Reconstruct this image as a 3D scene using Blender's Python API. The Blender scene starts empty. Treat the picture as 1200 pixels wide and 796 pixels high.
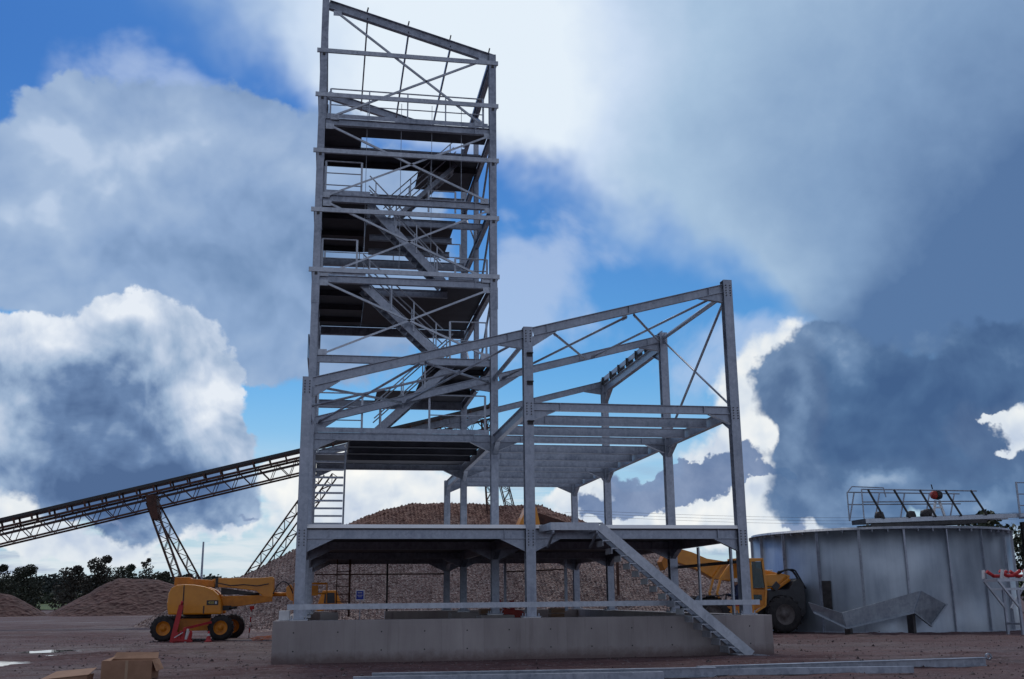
import bpy, bmesh, math, random
from mathutils import Vector, Matrix, noise as mnoise
R = math.radians
scene = bpy.context.scene
COL = scene.collection
rng = random.Random(7)

# ------------------------------------------------------------------ helpers
class MB:
    """collects simple solids into one mesh"""
    def __init__(s): s.v, s.f, s.sm = [], [], []
    def add(s, verts, faces, smooth=False):
        n = len(s.v)
        s.v += [Vector(v) for v in verts]
        for f in faces:
            s.f.append([i + n for i in f]); s.sm.append(smooth)
        return s
    def box(s, lo, hi):
        (a, b, c), (d, e, f) = lo, hi
        return s.add([(a,b,c),(d,b,c),(d,e,c),(a,e,c),(a,b,f),(d,b,f),(d,e,f),(a,e,f)],
                     [(0,3,2,1),(4,5,6,7),(0,1,5,4),(1,2,6,5),(2,3,7,6),(3,0,4,7)])
    def frame(s, p0, p1, up):
        p0, p1 = Vector(p0), Vector(p1)
        d = (p1 - p0).normalized(); u = Vector(up)
        if abs(d.dot(u)) > .98: u = Vector((1,0,0)) if abs(d.x) < .9 else Vector((0,1,0))
        side = d.cross(u).normalized(); u = side.cross(d).normalized()
        return p0, p1, side, u
    def extrude(s, prof, p0, p1, up=(0,0,1)):
        """closed profile [(side, up)] swept straight from p0 to p1"""
        p0, p1, sd, u = s.frame(p0, p1, up)
        n = len(prof)
        vs = [p0 + sd*a + u*b for a, b in prof] + [p1 + sd*a + u*b for a, b in prof]
        fs = [(i, (i+1) % n, (i+1) % n + n, i + n) for i in range(n)]
        fs += [tuple(range(n))[::-1], tuple(range(n, 2*n))]
        return s.add(vs, fs)
    def bar(s, p0, p1, w, h, up=(0,0,1)):
        return s.extrude([(-w/2,-h/2),(w/2,-h/2),(w/2,h/2),(-w/2,h/2)], p0, p1, up)
    def ibeam(s, p0, p1, d, b, tf=.02, tw=.014, up=(0,0,1), top=False):
        o = -d/2 if top else 0
        def q(x, y): return (x, y + o)
        prof = [q(-b/2,-d/2), q(b/2,-d/2), q(b/2,-d/2+tf), q(tw/2,-d/2+tf), q(tw/2,d/2-tf), q(b/2,d/2-tf),
                q(b/2,d/2), q(-b/2,d/2), q(-b/2,d/2-tf), q(-tw/2,d/2-tf), q(-tw/2,-d/2+tf), q(-b/2,-d/2+tf)]
        return s.extrude(prof, p0, p1, up)
    def channel(s, p0, p1, d, b, t=.012, flip=1, up=(0,0,1)):
        prof = [(0,-d/2),(b*flip,-d/2),(b*flip,-d/2+t),(t*flip,-d/2+t),(t*flip,d/2-t),(b*flip,d/2-t),(b*flip,d/2),(0,d/2)]
        if flip < 0: prof = prof[::-1]
        return s.extrude(prof, p0, p1, up)
    def angle(s, p0, p1, a, t=.01, up=(0,0,1)):
        return s.extrude([(0,0),(a,0),(a,t),(t,t),(t,a),(0,a)], p0, p1, up)
    def tube(s, p0, p1, r, n=8, r1=None):
        p0, p1, sd, u = s.frame(p0, p1, (0,0,1)); r1 = r if r1 is None else r1
        vs = []
        for p, q in ((p0, r), (p1, r1)):
            vs += [p + sd*(q*math.cos(2*math.pi*i/n)) + u*(q*math.sin(2*math.pi*i/n)) for i in range(n)]
        k = len(s.v); s.v += vs
        for i in range(n):
            s.f.append([k+i, k+(i+1)%n, k+(i+1)%n+n, k+i+n]); s.sm.append(n > 6)
        s.f.append([k+i for i in range(n)][::-1]); s.sm.append(False)
        s.f.append([k+n+i for i in range(n)]); s.sm.append(False)
        return s
    def path(s, pts, r, n=6):
        for a, b in zip(pts, pts[1:]): s.tube(a, b, r, n)
        return s
    def prism(s, poly, y0, y1):
        """polygon in XZ pushed through Y"""
        n = len(poly)
        vs = [(x, y0, z) for x, z in poly] + [(x, y1, z) for x, z in poly]
        fs = [(i, (i+1) % n, (i+1) % n + n, i + n) for i in range(n)] + [tuple(range(n))[::-1], tuple(range(n, 2*n))]
        return s.add(vs, fs)
    def revolve(s, prof, c, axis='Y', n=28, a0=0, smooth=True):
        """profile [(radius, along)] round an axis through c"""
        vs = []; m = len(prof)
        for i in range(n):
            a = a0 + 2*math.pi*i/n; ca, sa = math.cos(a), math.sin(a)
            for r, h in prof:
                if axis == 'Y': vs.append((c[0]+r*ca, c[1]+h, c[2]+r*sa))
                elif axis == 'Z': vs.append((c[0]+r*ca, c[1]+r*sa, c[2]+h))
                else: vs.append((c[0]+h, c[1]+r*ca, c[2]+r*sa))
        fs = []
        for i in range(n):
            j = (i+1) % n
            for k in range(m-1):
                fs.append((i*m+k, j*m+k, j*m+k+1, i*m+k+1))
        return s.add(vs, fs, smooth)
    def build(s, name, mat, parent=None, bevel=0):
        me = bpy.data.meshes.new(name)
        org = wloc(parent) if parent else Vector((0,0,0))
        me.from_pydata([tuple(v - org) for v in s.v], [], s.f)
        for p, k in zip(me.polygons, s.sm): p.use_smooth = k
        bm = bmesh.new(); bm.from_mesh(me)
        bmesh.ops.recalc_face_normals(bm, faces=bm.faces)
        if bevel:
            es = [e for e in bm.edges if len(e.link_faces) == 2 and e.calc_face_angle(0) > .5]
            bmesh.ops.bevel(bm, geom=es, offset=bevel, segments=2, profile=.6, affect='EDGES', clamp_overlap=True)
        bm.to_mesh(me); bm.free()
        me.materials.append(mat)
        o = bpy.data.objects.new(name, me); COL.objects.link(o)
        if parent: o.parent = parent
        return o

def wloc(o):
    v = Vector((0,0,0))
    while o: v = v + o.location; o = o.parent
    return v

def tag(o, label=None, cat=None, group=None, kind=None):
    if label: o['label'] = label
    if cat: o['category'] = cat
    if group: o['group'] = group
    if kind: o['kind'] = kind
    return o

def thing(name, loc, label, cat, group=None):
    o = bpy.data.objects.new(name, None); COL.objects.link(o)
    o.location = loc; o.empty_display_size = .3
    return tag(o, label, cat, group)

def copy_tree(o, parent=None):
    c = o.copy(); COL.objects.link(c); c.parent = parent
    for ch in list(o.children): copy_tree(ch, c)
    return c

# ------------------------------------------------------------------ materials
def new_mat(name):
    m = bpy.data.materials.new(name); m.use_nodes = True
    nt = m.node_tree
    return m, nt, nt.nodes['Principled BSDF']

def nd(nt, typ, **kw):
    n = nt.nodes.new(typ)
    for k, v in kw.items():
        if k.startswith('i_'): n.inputs[k[2:]].default_value = v
        else: setattr(n, k, v)
    return n

def surf(name, c0, c1, scale=4., rough=.6, metal=0., bump=0., bscale=None, detail=6, stretch=(1,1,1), rvar=.1, contrast=(.35,.65), coat=0):
    m, nt, b = new_mat(name)
    tc = nd(nt, 'ShaderNodeNewGeometry')
    mp = nd(nt, 'ShaderNodeMapping'); mp.inputs['Scale'].default_value = stretch
    nt.links.new(tc.outputs['Position'], mp.inputs['Vector'])
    nz = nd(nt, 'ShaderNodeTexNoise', i_Scale=scale, i_Detail=detail, i_Roughness=.6)
    nt.links.new(mp.outputs[0], nz.inputs['Vector'])
    cr = nd(nt, 'ShaderNodeValToRGB')
    cr.color_ramp.elements[0].position, cr.color_ramp.elements[1].position = contrast
    cr.color_ramp.elements[0].color = (*c0, 1); cr.color_ramp.elements[1].color = (*c1, 1)
    nt.links.new(nz.outputs['Fac'], cr.inputs[0]); nt.links.new(cr.outputs[0], b.inputs['Base Color'])
    mr = nd(nt, 'ShaderNodeMapRange'); mr.inputs[3].default_value = rough - rvar; mr.inputs[4].default_value = rough + rvar
    nt.links.new(nz.outputs['Fac'], mr.inputs[0]); nt.links.new(mr.outputs[0], b.inputs['Roughness'])
    b.inputs['Metallic'].default_value = metal
    if coat: b.inputs['Coat Weight'].default_value = coat
    if bump:
        n2 = nd(nt, 'ShaderNodeTexNoise', i_Scale=bscale or scale*6, i_Detail=4)
        nt.links.new(mp.outputs[0], n2.inputs['Vector'])
        bp = nd(nt, 'ShaderNodeBump', i_Strength=bump, i_Distance=.03)
        nt.links.new(n2.outputs['Fac'], bp.inputs['Height']); nt.links.new(bp.outputs[0], b.inputs['Normal'])
    return m

def zinc(name, c0, c1, metal, rough):
    m, nt, b = new_mat(name)
    geo = nd(nt, 'ShaderNodeNewGeometry')
    a = nd(nt, 'ShaderNodeTexNoise', i_Scale=1.3, i_Detail=9, i_Roughness=.68); nt.links.new(geo.outputs['Position'], a.inputs['Vector'])
    v = nd(nt, 'ShaderNodeTexVoronoi', i_Scale=11.); nt.links.new(geo.outputs['Position'], v.inputs['Vector'])
    sp_ = nd(nt, 'ShaderNodeSeparateColor'); nt.links.new(v.outputs['Color'], sp_.inputs[0])
    st_ = nd(nt, 'ShaderNodeMapping'); st_.inputs['Scale'].default_value = (9,9,.5); nt.links.new(geo.outputs['Position'], st_.inputs['Vector'])
    d = nd(nt, 'ShaderNodeTexNoise', i_Scale=1., i_Detail=4); nt.links.new(st_.outputs[0], d.inputs['Vector'])
    x1 = nd(nt, 'ShaderNodeMix'); x1.inputs[0].default_value = .16; nt.links.new(a.outputs['Fac'], x1.inputs[2]); nt.links.new(sp_.outputs[0], x1.inputs[3])
    x2 = nd(nt, 'ShaderNodeMix'); x2.inputs[0].default_value = .25; nt.links.new(x1.outputs[0], x2.inputs[2]); nt.links.new(d.outputs['Fac'], x2.inputs[3])
    r = nd(nt, 'ShaderNodeValToRGB'); r.color_ramp.elements[0].position = .34; r.color_ramp.elements[1].position = .66
    r.color_ramp.elements[0].color = (*c0,1); r.color_ramp.elements[1].color = (*c1,1)
    nt.links.new(x2.outputs[0], r.inputs[0]); nt.links.new(r.outputs[0], b.inputs['Base Color'])
    q = nd(nt, 'ShaderNodeMapRange'); q.inputs[1].default_value = .3; q.inputs[2].default_value = .7; q.inputs[3].default_value = rough-.12; q.inputs[4].default_value = rough+.14
    nt.links.new(x2.outputs[0], q.inputs[0]); nt.links.new(q.outputs[0], b.inputs['Roughness']); b.inputs['Metallic'].default_value = metal
    bp = nd(nt, 'ShaderNodeBump', i_Strength=.12, i_Distance=.02); nt.links.new(a.outputs['Fac'], bp.inputs['Height']); nt.links.new(bp.outputs[0], b.inputs['Normal'])
    return m
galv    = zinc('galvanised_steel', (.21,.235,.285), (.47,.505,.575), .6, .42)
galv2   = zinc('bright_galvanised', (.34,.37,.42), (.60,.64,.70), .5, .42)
slabm   = surf('pale_slab_edge', (.84,.84,.85), (.9,.9,.9), 1.5, .7, 0, .1, 20)
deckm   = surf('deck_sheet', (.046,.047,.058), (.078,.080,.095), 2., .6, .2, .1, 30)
cardm   = surf('cardboard', (.30,.165,.10), (.38,.22,.14), 3., .85, 0, .1, 20)
yellow  = surf('yellow_paint', (.68,.25,.010), (.80,.32,.016), 1.6, .42, 0, .06, 30, coat=.15)
yellowd = surf('worn_yellow_paint', (.50,.165,.010), (.70,.25,.016), 2.5, .5, 0, .08, 30)
rubber  = surf('tyre_rubber', (.018,.017,.019), (.045,.04,.04), 6, .85, 0, .3, 25)
blackm  = surf('black_paint', (.012,.012,.015), (.03,.03,.035), 4, .45, 0, .1, 20)
darkm   = surf('dark_metal', (.035,.033,.036), (.075,.07,.07), 4, .55, .3, .1, 20)
rustm   = surf('rusty_steel', (.055,.028,.022), (.12,.055,.04), 3, .75, .2, .2, 30)
redm    = surf('red_plastic', (.42,.015,.02), (.55,.03,.035), 5, .5, 0)
redd    = surf('red_paint', (.30,.02,.015), (.40,.035,.02), 5, .5, 0)
orangem = surf('orange_mesh', (.5,.13,.05), (.6,.2,.09), 5, .7, 0)
whitem  = surf('white_paint', (.62,.62,.63), (.78,.78,.78), 4, .5, 0)
bluem   = surf('blue_sign', (.01,.03,.28), (.015,.045,.36), 4, .4, 0)
bark    = surf('bark', (.05,.04,.03), (.09,.07,.05), 5, .9, 0)
skinm   = surf('skin', (.42,.24,.17), (.5,.3,.22), 5, .6, 0)
clothm  = surf('dark_blue_cloth', (.02,.03,.08), (.035,.05,.12), 8, .9, 0)
timberm = surf('timber', (.22,.13,.08), (.32,.2,.12), 4, .8, 0, .2, 15, stretch=(1,1,6))
glassm, _nt, _b = new_mat('cab_glass')
_b.inputs['Base Color'].default_value = (.10,.16,.16,1); _b.inputs['Roughness'].default_value = .05
_b.inputs['Transmission Weight'].default_value = .55; _b.inputs['IOR'].default_value = 1.3
waterm, _nt, _b = new_mat('puddle_water')
_b.inputs['Base Color'].default_value = (.05,.035,.035,1); _b.inputs['Roughness'].default_value = .03; _b.inputs['IOR'].default_value = 1.33
_b.inputs['Specular IOR Level'].default_value = .8

# concrete with pour joints and streaks
concm, nt, b = new_mat('cast_concrete')
geo = nd(nt, 'ShaderNodeNewGeometry')
mp = nd(nt, 'ShaderNodeMapping'); mp.inputs['Scale'].default_value = (1,1,.18)
nt.links.new(geo.outputs['Position'], mp.inputs['Vector'])
n1 = nd(nt, 'ShaderNodeTexNoise', i_Scale=2.2, i_Detail=8, i_Roughness=.65); nt.links.new(mp.outputs[0], n1.inputs['Vector'])
n2 = nd(nt, 'ShaderNodeTexNoise', i_Scale=.8, i_Detail=6); nt.links.new(geo.outputs['Position'], n2.inputs['Vector'])
cr = nd(nt, 'ShaderNodeValToRGB')
cr.color_ramp.elements[0].position = .3; cr.color_ramp.elements[1].position = .72
cr.color_ramp.elements[0].color = (.29,.255,.25,1); cr.color_ramp.elements[1].color = (.45,.405,.395,1)
mx = nd(nt, 'ShaderNodeMix'); mx.inputs[0].default_value = .5
nt.links.new(n1.outputs['Fac'], mx.inputs[2]); nt.links.new(n2.outputs['Fac'], mx.inputs[3]); nt.links.new(mx.outputs[0], cr.inputs[0])
sx = nd(nt, 'ShaderNodeSeparateXYZ'); nt.links.new(geo.outputs['Position'], sx.inputs[0])
ma = nd(nt, 'ShaderNodeMath', operation='MULTIPLY_ADD'); ma.inputs[1].default_value = 1/1.22; ma.inputs[2].default_value = 40.3
nt.links.new(sx.outputs['X'], ma.inputs[0])
fr = nd(nt, 'ShaderNodeMath', operation='FRACT'); nt.links.new(ma.outputs[0], fr.inputs[0])
pg = nd(nt, 'ShaderNodeMath', operation='PINGPONG'); pg.inputs[1].default_value = .5; nt.links.new(fr.outputs[0], pg.inputs[0])
jl = nd(nt, 'ShaderNodeMapRange', interpolation_type='SMOOTHSTEP'); jl.inputs[1].default_value = 0; jl.inputs[2].default_value = .018; jl.inputs[3].default_value = .90; jl.inputs[4].default_value = 1
nt.links.new(pg.outputs[0], jl.inputs[0])
# each pour panel a slightly different grey
fl = nd(nt, 'ShaderNodeMath', operation='FLOOR'); nt.links.new(ma.outputs[0], fl.inputs[0])
wn = nd(nt, 'ShaderNodeTexWhiteNoise', noise_dimensions='1D'); nt.links.new(fl.outputs[0], wn.inputs['W'])
wr = nd(nt, 'ShaderNodeMapRange'); wr.inputs[3].default_value = .9; wr.inputs[4].default_value = 1.06; nt.links.new(wn.outputs['Value'], wr.inputs[0])
mm = nd(nt, 'ShaderNodeMath', operation='MULTIPLY'); nt.links.new(jl.outputs[0], mm.inputs[0]); nt.links.new(wr.outputs[0], mm.inputs[1])
vm = nd(nt, 'ShaderNodeVectorMath', operation='SCALE'); nt.links.new(cr.outputs[0], vm.inputs[0]); nt.links.new(mm.outputs[0], vm.inputs['Scale'])
spl = nd(nt, 'ShaderNodeTexNoise', i_Scale=3.2, i_Detail=6, i_Roughness=.7); nt.links.new(geo.outputs['Position'], spl.inputs['Vector'])
spz = nd(nt, 'ShaderNodeMath', operation='MULTIPLY_ADD'); spz.inputs[1].default_value = -.55; nt.links.new(spl.outputs['Fac'], spz.inputs[0]); nt.links.new(sx.outputs['Z'], spz.inputs[2])
spm = nd(nt, 'ShaderNodeMapRange'); spm.inputs[1].default_value = -.24; spm.inputs[2].default_value = .05; spm.inputs[3].default_value = .75; spm.inputs[4].default_value = 0; nt.links.new(spz.outputs[0], spm.inputs[0])
mud = nd(nt, 'ShaderNodeMix', data_type='RGBA'); mud.inputs[7].default_value = (.13,.078,.072,1); nt.links.new(spm.outputs[0], mud.inputs[0]); nt.links.new(vm.outputs[0], mud.inputs[6])
drip = nd(nt, 'ShaderNodeMapping'); drip.inputs['Scale'].default_value = (3.5,3.5,.22); nt.links.new(geo.outputs['Position'], drip.inputs['Vector'])
dn = nd(nt, 'ShaderNodeTexNoise', i_Scale=1.4, i_Detail=5, i_Roughness=.6); nt.links.new(drip.outputs[0], dn.inputs['Vector'])
dm = nd(nt, 'ShaderNodeMapRange'); dm.inputs[1].default_value = .58; dm.inputs[2].default_value = .75; dm.inputs[3].default_value = 0; dm.inputs[4].default_value = .45; nt.links.new(dn.outputs['Fac'], dm.inputs[0])
dst = nd(nt, 'ShaderNodeMix', data_type='RGBA'); dst.inputs[7].default_value = (.15,.125,.12,1); nt.links.new(dm.outputs[0], dst.inputs[0]); nt.links.new(mud.outputs[2], dst.inputs[6])
nt.links.new(dst.outputs[2], b.inputs['Base Color']); b.inputs['Roughness'].default_value = .85
n3 = nd(nt, 'ShaderNodeTexNoise', i_Scale=30, i_Detail=4); nt.links.new(geo.outputs['Position'], n3.inputs['Vector'])
bp = nd(nt, 'ShaderNodeBump', i_Strength=.15, i_Distance=.02); nt.links.new(n3.outputs['Fac'], bp.inputs['Height']); nt.links.new(bp.outputs[0], b.inputs['Normal'])

# site dirt: red-brown mud, gravel specks, wheel tracks
dirtm, nt, b = new_mat('site_dirt')
geo = nd(nt, 'ShaderNodeNewGeometry')
na = nd(nt, 'ShaderNodeTexNoise', i_Scale=.12, i_Detail=8, i_Roughness=.65); nt.links.new(geo.outputs['Position'], na.inputs['Vector'])
nb = nd(nt, 'ShaderNodeTexNoise', i_Scale=2.6, i_Detail=8, i_Roughness=.7); nt.links.new(geo.outputs['Position'], nb.inputs['Vector'])
mpt = nd(nt, 'ShaderNodeMapping'); mpt.inputs['Scale'].default_value = (.12,1.5,1); mpt.inputs['Rotation'].default_value = (0,0,R(6))
nt.links.new(geo.outputs['Position'], mpt.inputs['Vector'])
nc = nd(nt, 'ShaderNodeTexNoise', i_Scale=1.1, i_Detail=6, i_Distortion=.6); nt.links.new(mpt.outputs[0], nc.inputs['Vector'])
vo = nd(nt, 'ShaderNodeTexVoronoi', i_Scale=14.); nt.links.new(geo.outputs['Position'], vo.inputs['Vector'])
m1 = nd(nt, 'ShaderNodeMix'); m1.inputs[0].default_value = .45; nt.links.new(na.outputs['Fac'], m1.inputs[2]); nt.links.new(nb.outputs['Fac'], m1.inputs[3])
m2 = nd(nt, 'ShaderNodeMix'); m2.inputs[0].default_value = .4; nt.links.new(m1.outputs[0], m2.inputs[2]); nt.links.new(nc.outputs['Fac'], m2.inputs[3])
cr = nd(nt, 'ShaderNodeValToRGB')
e = cr.color_ramp.elements; e[0].position = .36; e[0].color = (.040,.0165,.019,1); e[1].position = .66; e[1].color = (.150,.077,.074,1)
k = e.new(.5); k.color = (.086,.038,.040,1)
nt.links.new(m2.outputs[0], cr.inputs[0])
sp = nd(nt, 'ShaderNodeSeparateColor'); nt.links.new(vo.outputs['Color'], sp.inputs[0])
st = nd(nt, 'ShaderNodeMapRange'); st.inputs[1].default_value = .86; st.inputs[2].default_value = 1.; st.inputs[3].default_value = 0; st.inputs[4].default_value = .55
nt.links.new(sp.outputs[0], st.inputs[0])
m3 = nd(nt, 'ShaderNodeMix', data_type='RGBA'); nt.links.new(st.outputs[0], m3.inputs[0]); nt.links.new(cr.outputs[0], m3.inputs[6]); m3.inputs[7].default_value = (.19,.15,.15,1)
nt.links.new(m3.outputs[2], b.inputs['Base Color'])
rr = nd(nt, 'ShaderNodeMapRange'); rr.inputs[1].default_value = .35; rr.inputs[2].default_value = .6; rr.inputs[3].default_value = .6; rr.inputs[4].default_value = .95
nt.links.new(na.outputs['Fac'], rr.inputs[0]); nt.links.new(rr.outputs[0], b.inputs['Roughness'])
hs = nd(nt, 'ShaderNodeMath', operation='MULTIPLY_ADD'); hs.inputs[1].default_value = 1.5; nt.links.new(nc.outputs['Fac'], hs.inputs[0]); nt.links.new(nb.outputs['Fac'], hs.inputs[2])
bp = nd(nt, 'ShaderNodeBump', i_Strength=.8, i_Distance=.12); nt.links.new(hs.outputs[0], bp.inputs['Height']); nt.links.new(bp.outputs[0], b.inputs['Normal'])

def rock_mat(name, cols, scale):
    m, nt, b = new_mat(name)
    geo = nd(nt, 'ShaderNodeNewGeometry')
    nz = nd(nt, 'ShaderNodeTexNoise', i_Scale=.9, i_Detail=3); nt.links.new(geo.outputs['Position'], nz.inputs['Vector'])
    add = nd(nt, 'ShaderNodeVectorMath', operation='MULTIPLY_ADD'); add.inputs[1].default_value = (.5,.5,.5)
    nt.links.new(nz.outputs['Color'], add.inputs[0]); nt.links.new(geo.outputs['Position'], add.inputs[2])
    vo = nd(nt, 'ShaderNodeTexVoronoi', i_Scale=scale); nt.links.new(add.outputs[0], vo.inputs['Vector'])
    v2 = nd(nt, 'ShaderNodeTexVoronoi', i_Scale=scale*2.7); nt.links.new(add.outputs[0], v2.inputs['Vector'])
    s1 = nd(nt, 'ShaderNodeSeparateColor'); nt.links.new(vo.outputs['Color'], s1.inputs[0])
    s2 = nd(nt, 'ShaderNodeSeparateColor'); nt.links.new(v2.outputs['Color'], s2.inputs[0])
    mx = nd(nt, 'ShaderNodeMix'); mx.inputs[0].default_value = .45; nt.links.new(s1.outputs[0], mx.inputs[2]); nt.links.new(s2.outputs[1], mx.inputs[3])
    cr = nd(nt, 'ShaderNodeValToRGB')
    els = cr.color_ramp.elements
    els[0].position = .12; els[0].color = (*cols[0],1); els[1].position = .9; els[1].color = (*cols[2],1)
    k = els.new(.5); k.color = (*cols[1],1)
    nt.links.new(mx.outputs[0], cr.inputs[0])
    sz = nd(nt, 'ShaderNodeSeparateXYZ'); nt.links.new(geo.outputs['Position'], sz.inputs[0])
    bn = nd(nt, 'ShaderNodeTexNoise', i_Scale=.22, i_Detail=5, i_Roughness=.6); nt.links.new(geo.outputs['Position'], bn.inputs['Vector'])
    ad = nd(nt, 'ShaderNodeMath', operation='MULTIPLY_ADD'); ad.inputs[1].default_value = 6.; nt.links.new(bn.outputs['Fac'], ad.inputs[0]); nt.links.new(sz.outputs['Z'], ad.inputs[2])
    fm = nd(nt, 'ShaderNodeMapRange'); fm.inputs[1].default_value = 7.6; fm.inputs[2].default_value = 10.6; nt.links.new(ad.outputs[0], fm.inputs[0])
    tn = nd(nt, 'ShaderNodeMix', data_type='RGBA', blend_type='MULTIPLY'); tn.inputs[7].default_value = (.80,.60,.51,1); nt.links.new(fm.outputs[0], tn.inputs[0]); nt.links.new(cr.outputs[0], tn.inputs[6])
    bm_ = nd(nt, 'ShaderNodeMapRange'); bm_.inputs[1].default_value = .3; bm_.inputs[2].default_value = .7; bm_.inputs[3].default_value = .78; bm_.inputs[4].default_value = 1.12; nt.links.new(bn.outputs['Fac'], bm_.inputs[0])
    vs_ = nd(nt, 'ShaderNodeVectorMath', operation='SCALE'); nt.links.new(tn.outputs[2], vs_.inputs[0]); nt.links.new(bm_.outputs[0], vs_.inputs['Scale'])
    nt.links.new(vs_.outputs[0], b.inputs['Base Color'])
    b.inputs['Roughness'].default_value = .9
    bp = nd(nt, 'ShaderNodeBump', i_Strength=.9, i_Distance=.25); nt.links.new(vo.outputs['Distance'], bp.inputs['Height']); nt.links.new(bp.outputs[0], b.inputs['Normal'])
    return m
gravelm = rock_mat('crushed_rock', ((.21,.125,.112),(.36,.245,.22),(.62,.52,.48)), 9.)
spoilm  = rock_mat('spoil_heap', ((.06,.024,.021),(.095,.043,.037),(.135,.067,.058)), 1.6)

def leaf_mat(name, c0, c1):
    m = surf(name, c0, c1, .7, .7, 0, 0)
    return m
leaf_dark = leaf_mat('dark_foliage', (.026,.034,.022), (.048,.058,.032))
leaf_mid  = leaf_mat('mid_foliage', (.022,.034,.016), (.05,.065,.026))
leaf_brn  = leaf_mat('brown_foliage', (.034,.032,.025), (.058,.052,.038))
grassm    = surf('field_grass', (.05,.085,.02), (.09,.13,.03), .05, .9)
woodm     = surf('far_wood', (.026,.034,.032), (.040,.050,.042), .12, .95)

# weathered tank sheet
tankm, nt, b = new_mat('tank_sheet')
geo = nd(nt, 'ShaderNodeNewGeometry')
mp = nd(nt, 'ShaderNodeMapping'); mp.inputs['Scale'].default_value = (1,1,.12); nt.links.new(geo.outputs['Position'], mp.inputs['Vector'])
n1 = nd(nt, 'ShaderNodeTexNoise', i_Scale=1.6, i_Detail=8, i_Roughness=.62, i_Distortion=.3); nt.links.new(mp.outputs[0], n1.inputs['Vector'])
n2 = nd(nt, 'ShaderNodeTexNoise', i_Scale=.5, i_Detail=5); nt.links.new(geo.outputs['Position'], n2.inputs['Vector'])
mx = nd(nt, 'ShaderNodeMix'); mx.inputs[0].default_value = .5; nt.links.new(n1.outputs['Fac'], mx.inputs[2]); nt.links.new(n2.outputs['Fac'], mx.inputs[3])
cr = nd(nt, 'ShaderNodeValToRGB'); cr.color_ramp.elements[0].position = .34; cr.color_ramp.elements[1].position = .66
cr.color_ramp.elements[0].color = (.25,.29,.345,1); cr.color_ramp.elements[1].color = (.50,.555,.61,1)
nt.links.new(mx.outputs[0], cr.inputs[0]); nt.links.new(cr.outputs[0], b.inputs['Base Color'])
b.inputs['Metallic'].default_value = .75
mr = nd(nt, 'ShaderNodeMapRange'); mr.inputs[1].default_value = .3; mr.inputs[2].default_value = .7; mr.inputs[3].default_value = .3; mr.inputs[4].default_value = .5
nt.links.new(n1.outputs['Fac'], mr.inputs[0]); nt.links.new(mr.outputs[0], b.inputs['Roughness'])
bp = nd(nt, 'ShaderNodeBump', i_Strength=.25, i_Distance=.05); nt.links.new(n2.outputs['Fac'], bp.inputs['Height']); nt.links.new(bp.outputs[0], b.inputs['Normal'])

# ------------------------------------------------------------------ camera
cam = bpy.data.cameras.new('Camera'); cam_o = bpy.data.objects.new('Camera', cam); COL.objects.link(cam_o)
yaw, pitch, roll = .1735, .2421, .0099
fw0 = Vector((math.sin(yaw), math.cos(yaw), 0)); up0 = Vector((0,0,1)); rt = Vector((math.cos(yaw), -math.sin(yaw), 0))
fw = fw0*math.cos(pitch) + up0*math.sin(pitch); up = up0*math.cos(pitch) - fw0*math.sin(pitch)
rt2 = rt*math.cos(roll) - up*math.sin(roll); up2 = rt*math.sin(roll) + up*math.cos(roll)
cam_o.matrix_world = Matrix(((rt2.x, up2.x, -fw.x, 0), (rt2.y, up2.y, -fw.y, -31.2), (rt2.z, up2.z, -fw.z, 1.7), (0,0,0,1)))
cam.sensor_width = 36; cam.lens = 36*1227.5/1200
cam.clip_start = .1; cam.clip_end = 20000
scene.camera = cam_o
scene.view_settings.view_transform = 'Standard'; scene.view_settings.look = 'None'
scene.view_settings.exposure = 0; scene.view_settings.gamma = 1
LIN0 = lambda r, g, b: tuple((c/255)**2.2 for c in (r, g, b))
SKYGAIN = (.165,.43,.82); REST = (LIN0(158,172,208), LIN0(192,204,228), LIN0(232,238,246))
VEIL = [(8.05, 31.42, 14.04, 6.02, 1.0), (20.2, 27.05, 12.0, 6.02, 1.1), (30.29, 22.85, 10.12, 7.74, 1.2), (39.3, 18.0, 8.74, 10.66, 1.3), (27.02, 16.62, 3.52, 3.08, 0.5), (1.4, 29.07, 5.61, 4.73, 0.55), (18.52, 41.33, 37.8, 9.25, 1.3), (33.4, 15.49, 7.79, 4.3, 1.0), (28.87, 17.33, 5.28, 3.52, 0.5)]
VEIL_LIGHT = [(5.99, 28.81, 11.22, 7.48, 1.0), (8.04, 23.5, 6.12, 3.15, 0.4), (17.72, 16.82, 7.68, 2.76, 0.3)]
VEIL_DARK = [(38.28, 16.09, 9.88, 8.61, 1.0), (28.94, 13.32, 5.16, 2.64, 0.6), (38.42, 25.98, 7.2, 7.8, 0.25)]
WISP = [(11.92, 17.02, 3.84, 2.82, 0.9), (9.95, 15.18, 2.88, 1.84, 0.8), (15.87, 18.75, 2.94, 1.38, 0.6), (23.16, 13.53, 2.76, 1.01, 0.6), (9.99, 18.9, 1.96, 1.84, 0.6), (-11.95, 27.25, 4.4, 2.46, 0.55), (-7.32, 27.03, 5.17, 1.68, 0.5), (14.24, 13.24, 5.28, 1.88, 0.55), (21.66, 11.56, 4.05, 2.76, 0.7), (9.45, 12.85, 3.84, 2.76, 0.7)]
MID = [(-16.13, 21.56, 3.6, 2.52, 1.0), (-11.57, 23.07, 3.96, 1.89, 1.0), (-6.59, 23.21, 5.06, 2.42, 1.0), (-3.14, 20.37, 4.7, 3.6, 1.0), (-9.54, 19.83, 8.8, 3.44, 1.0), (-14.89, 17.49, 5.74, 2.52, 1.0), (-6.6, 16.08, 7.65, 2.7, 1.0), (-2.39, 14.05, 2.76, 1.84, 0.8), (2.18, 18.35, 4.41, 5.52, 0.7)]
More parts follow.
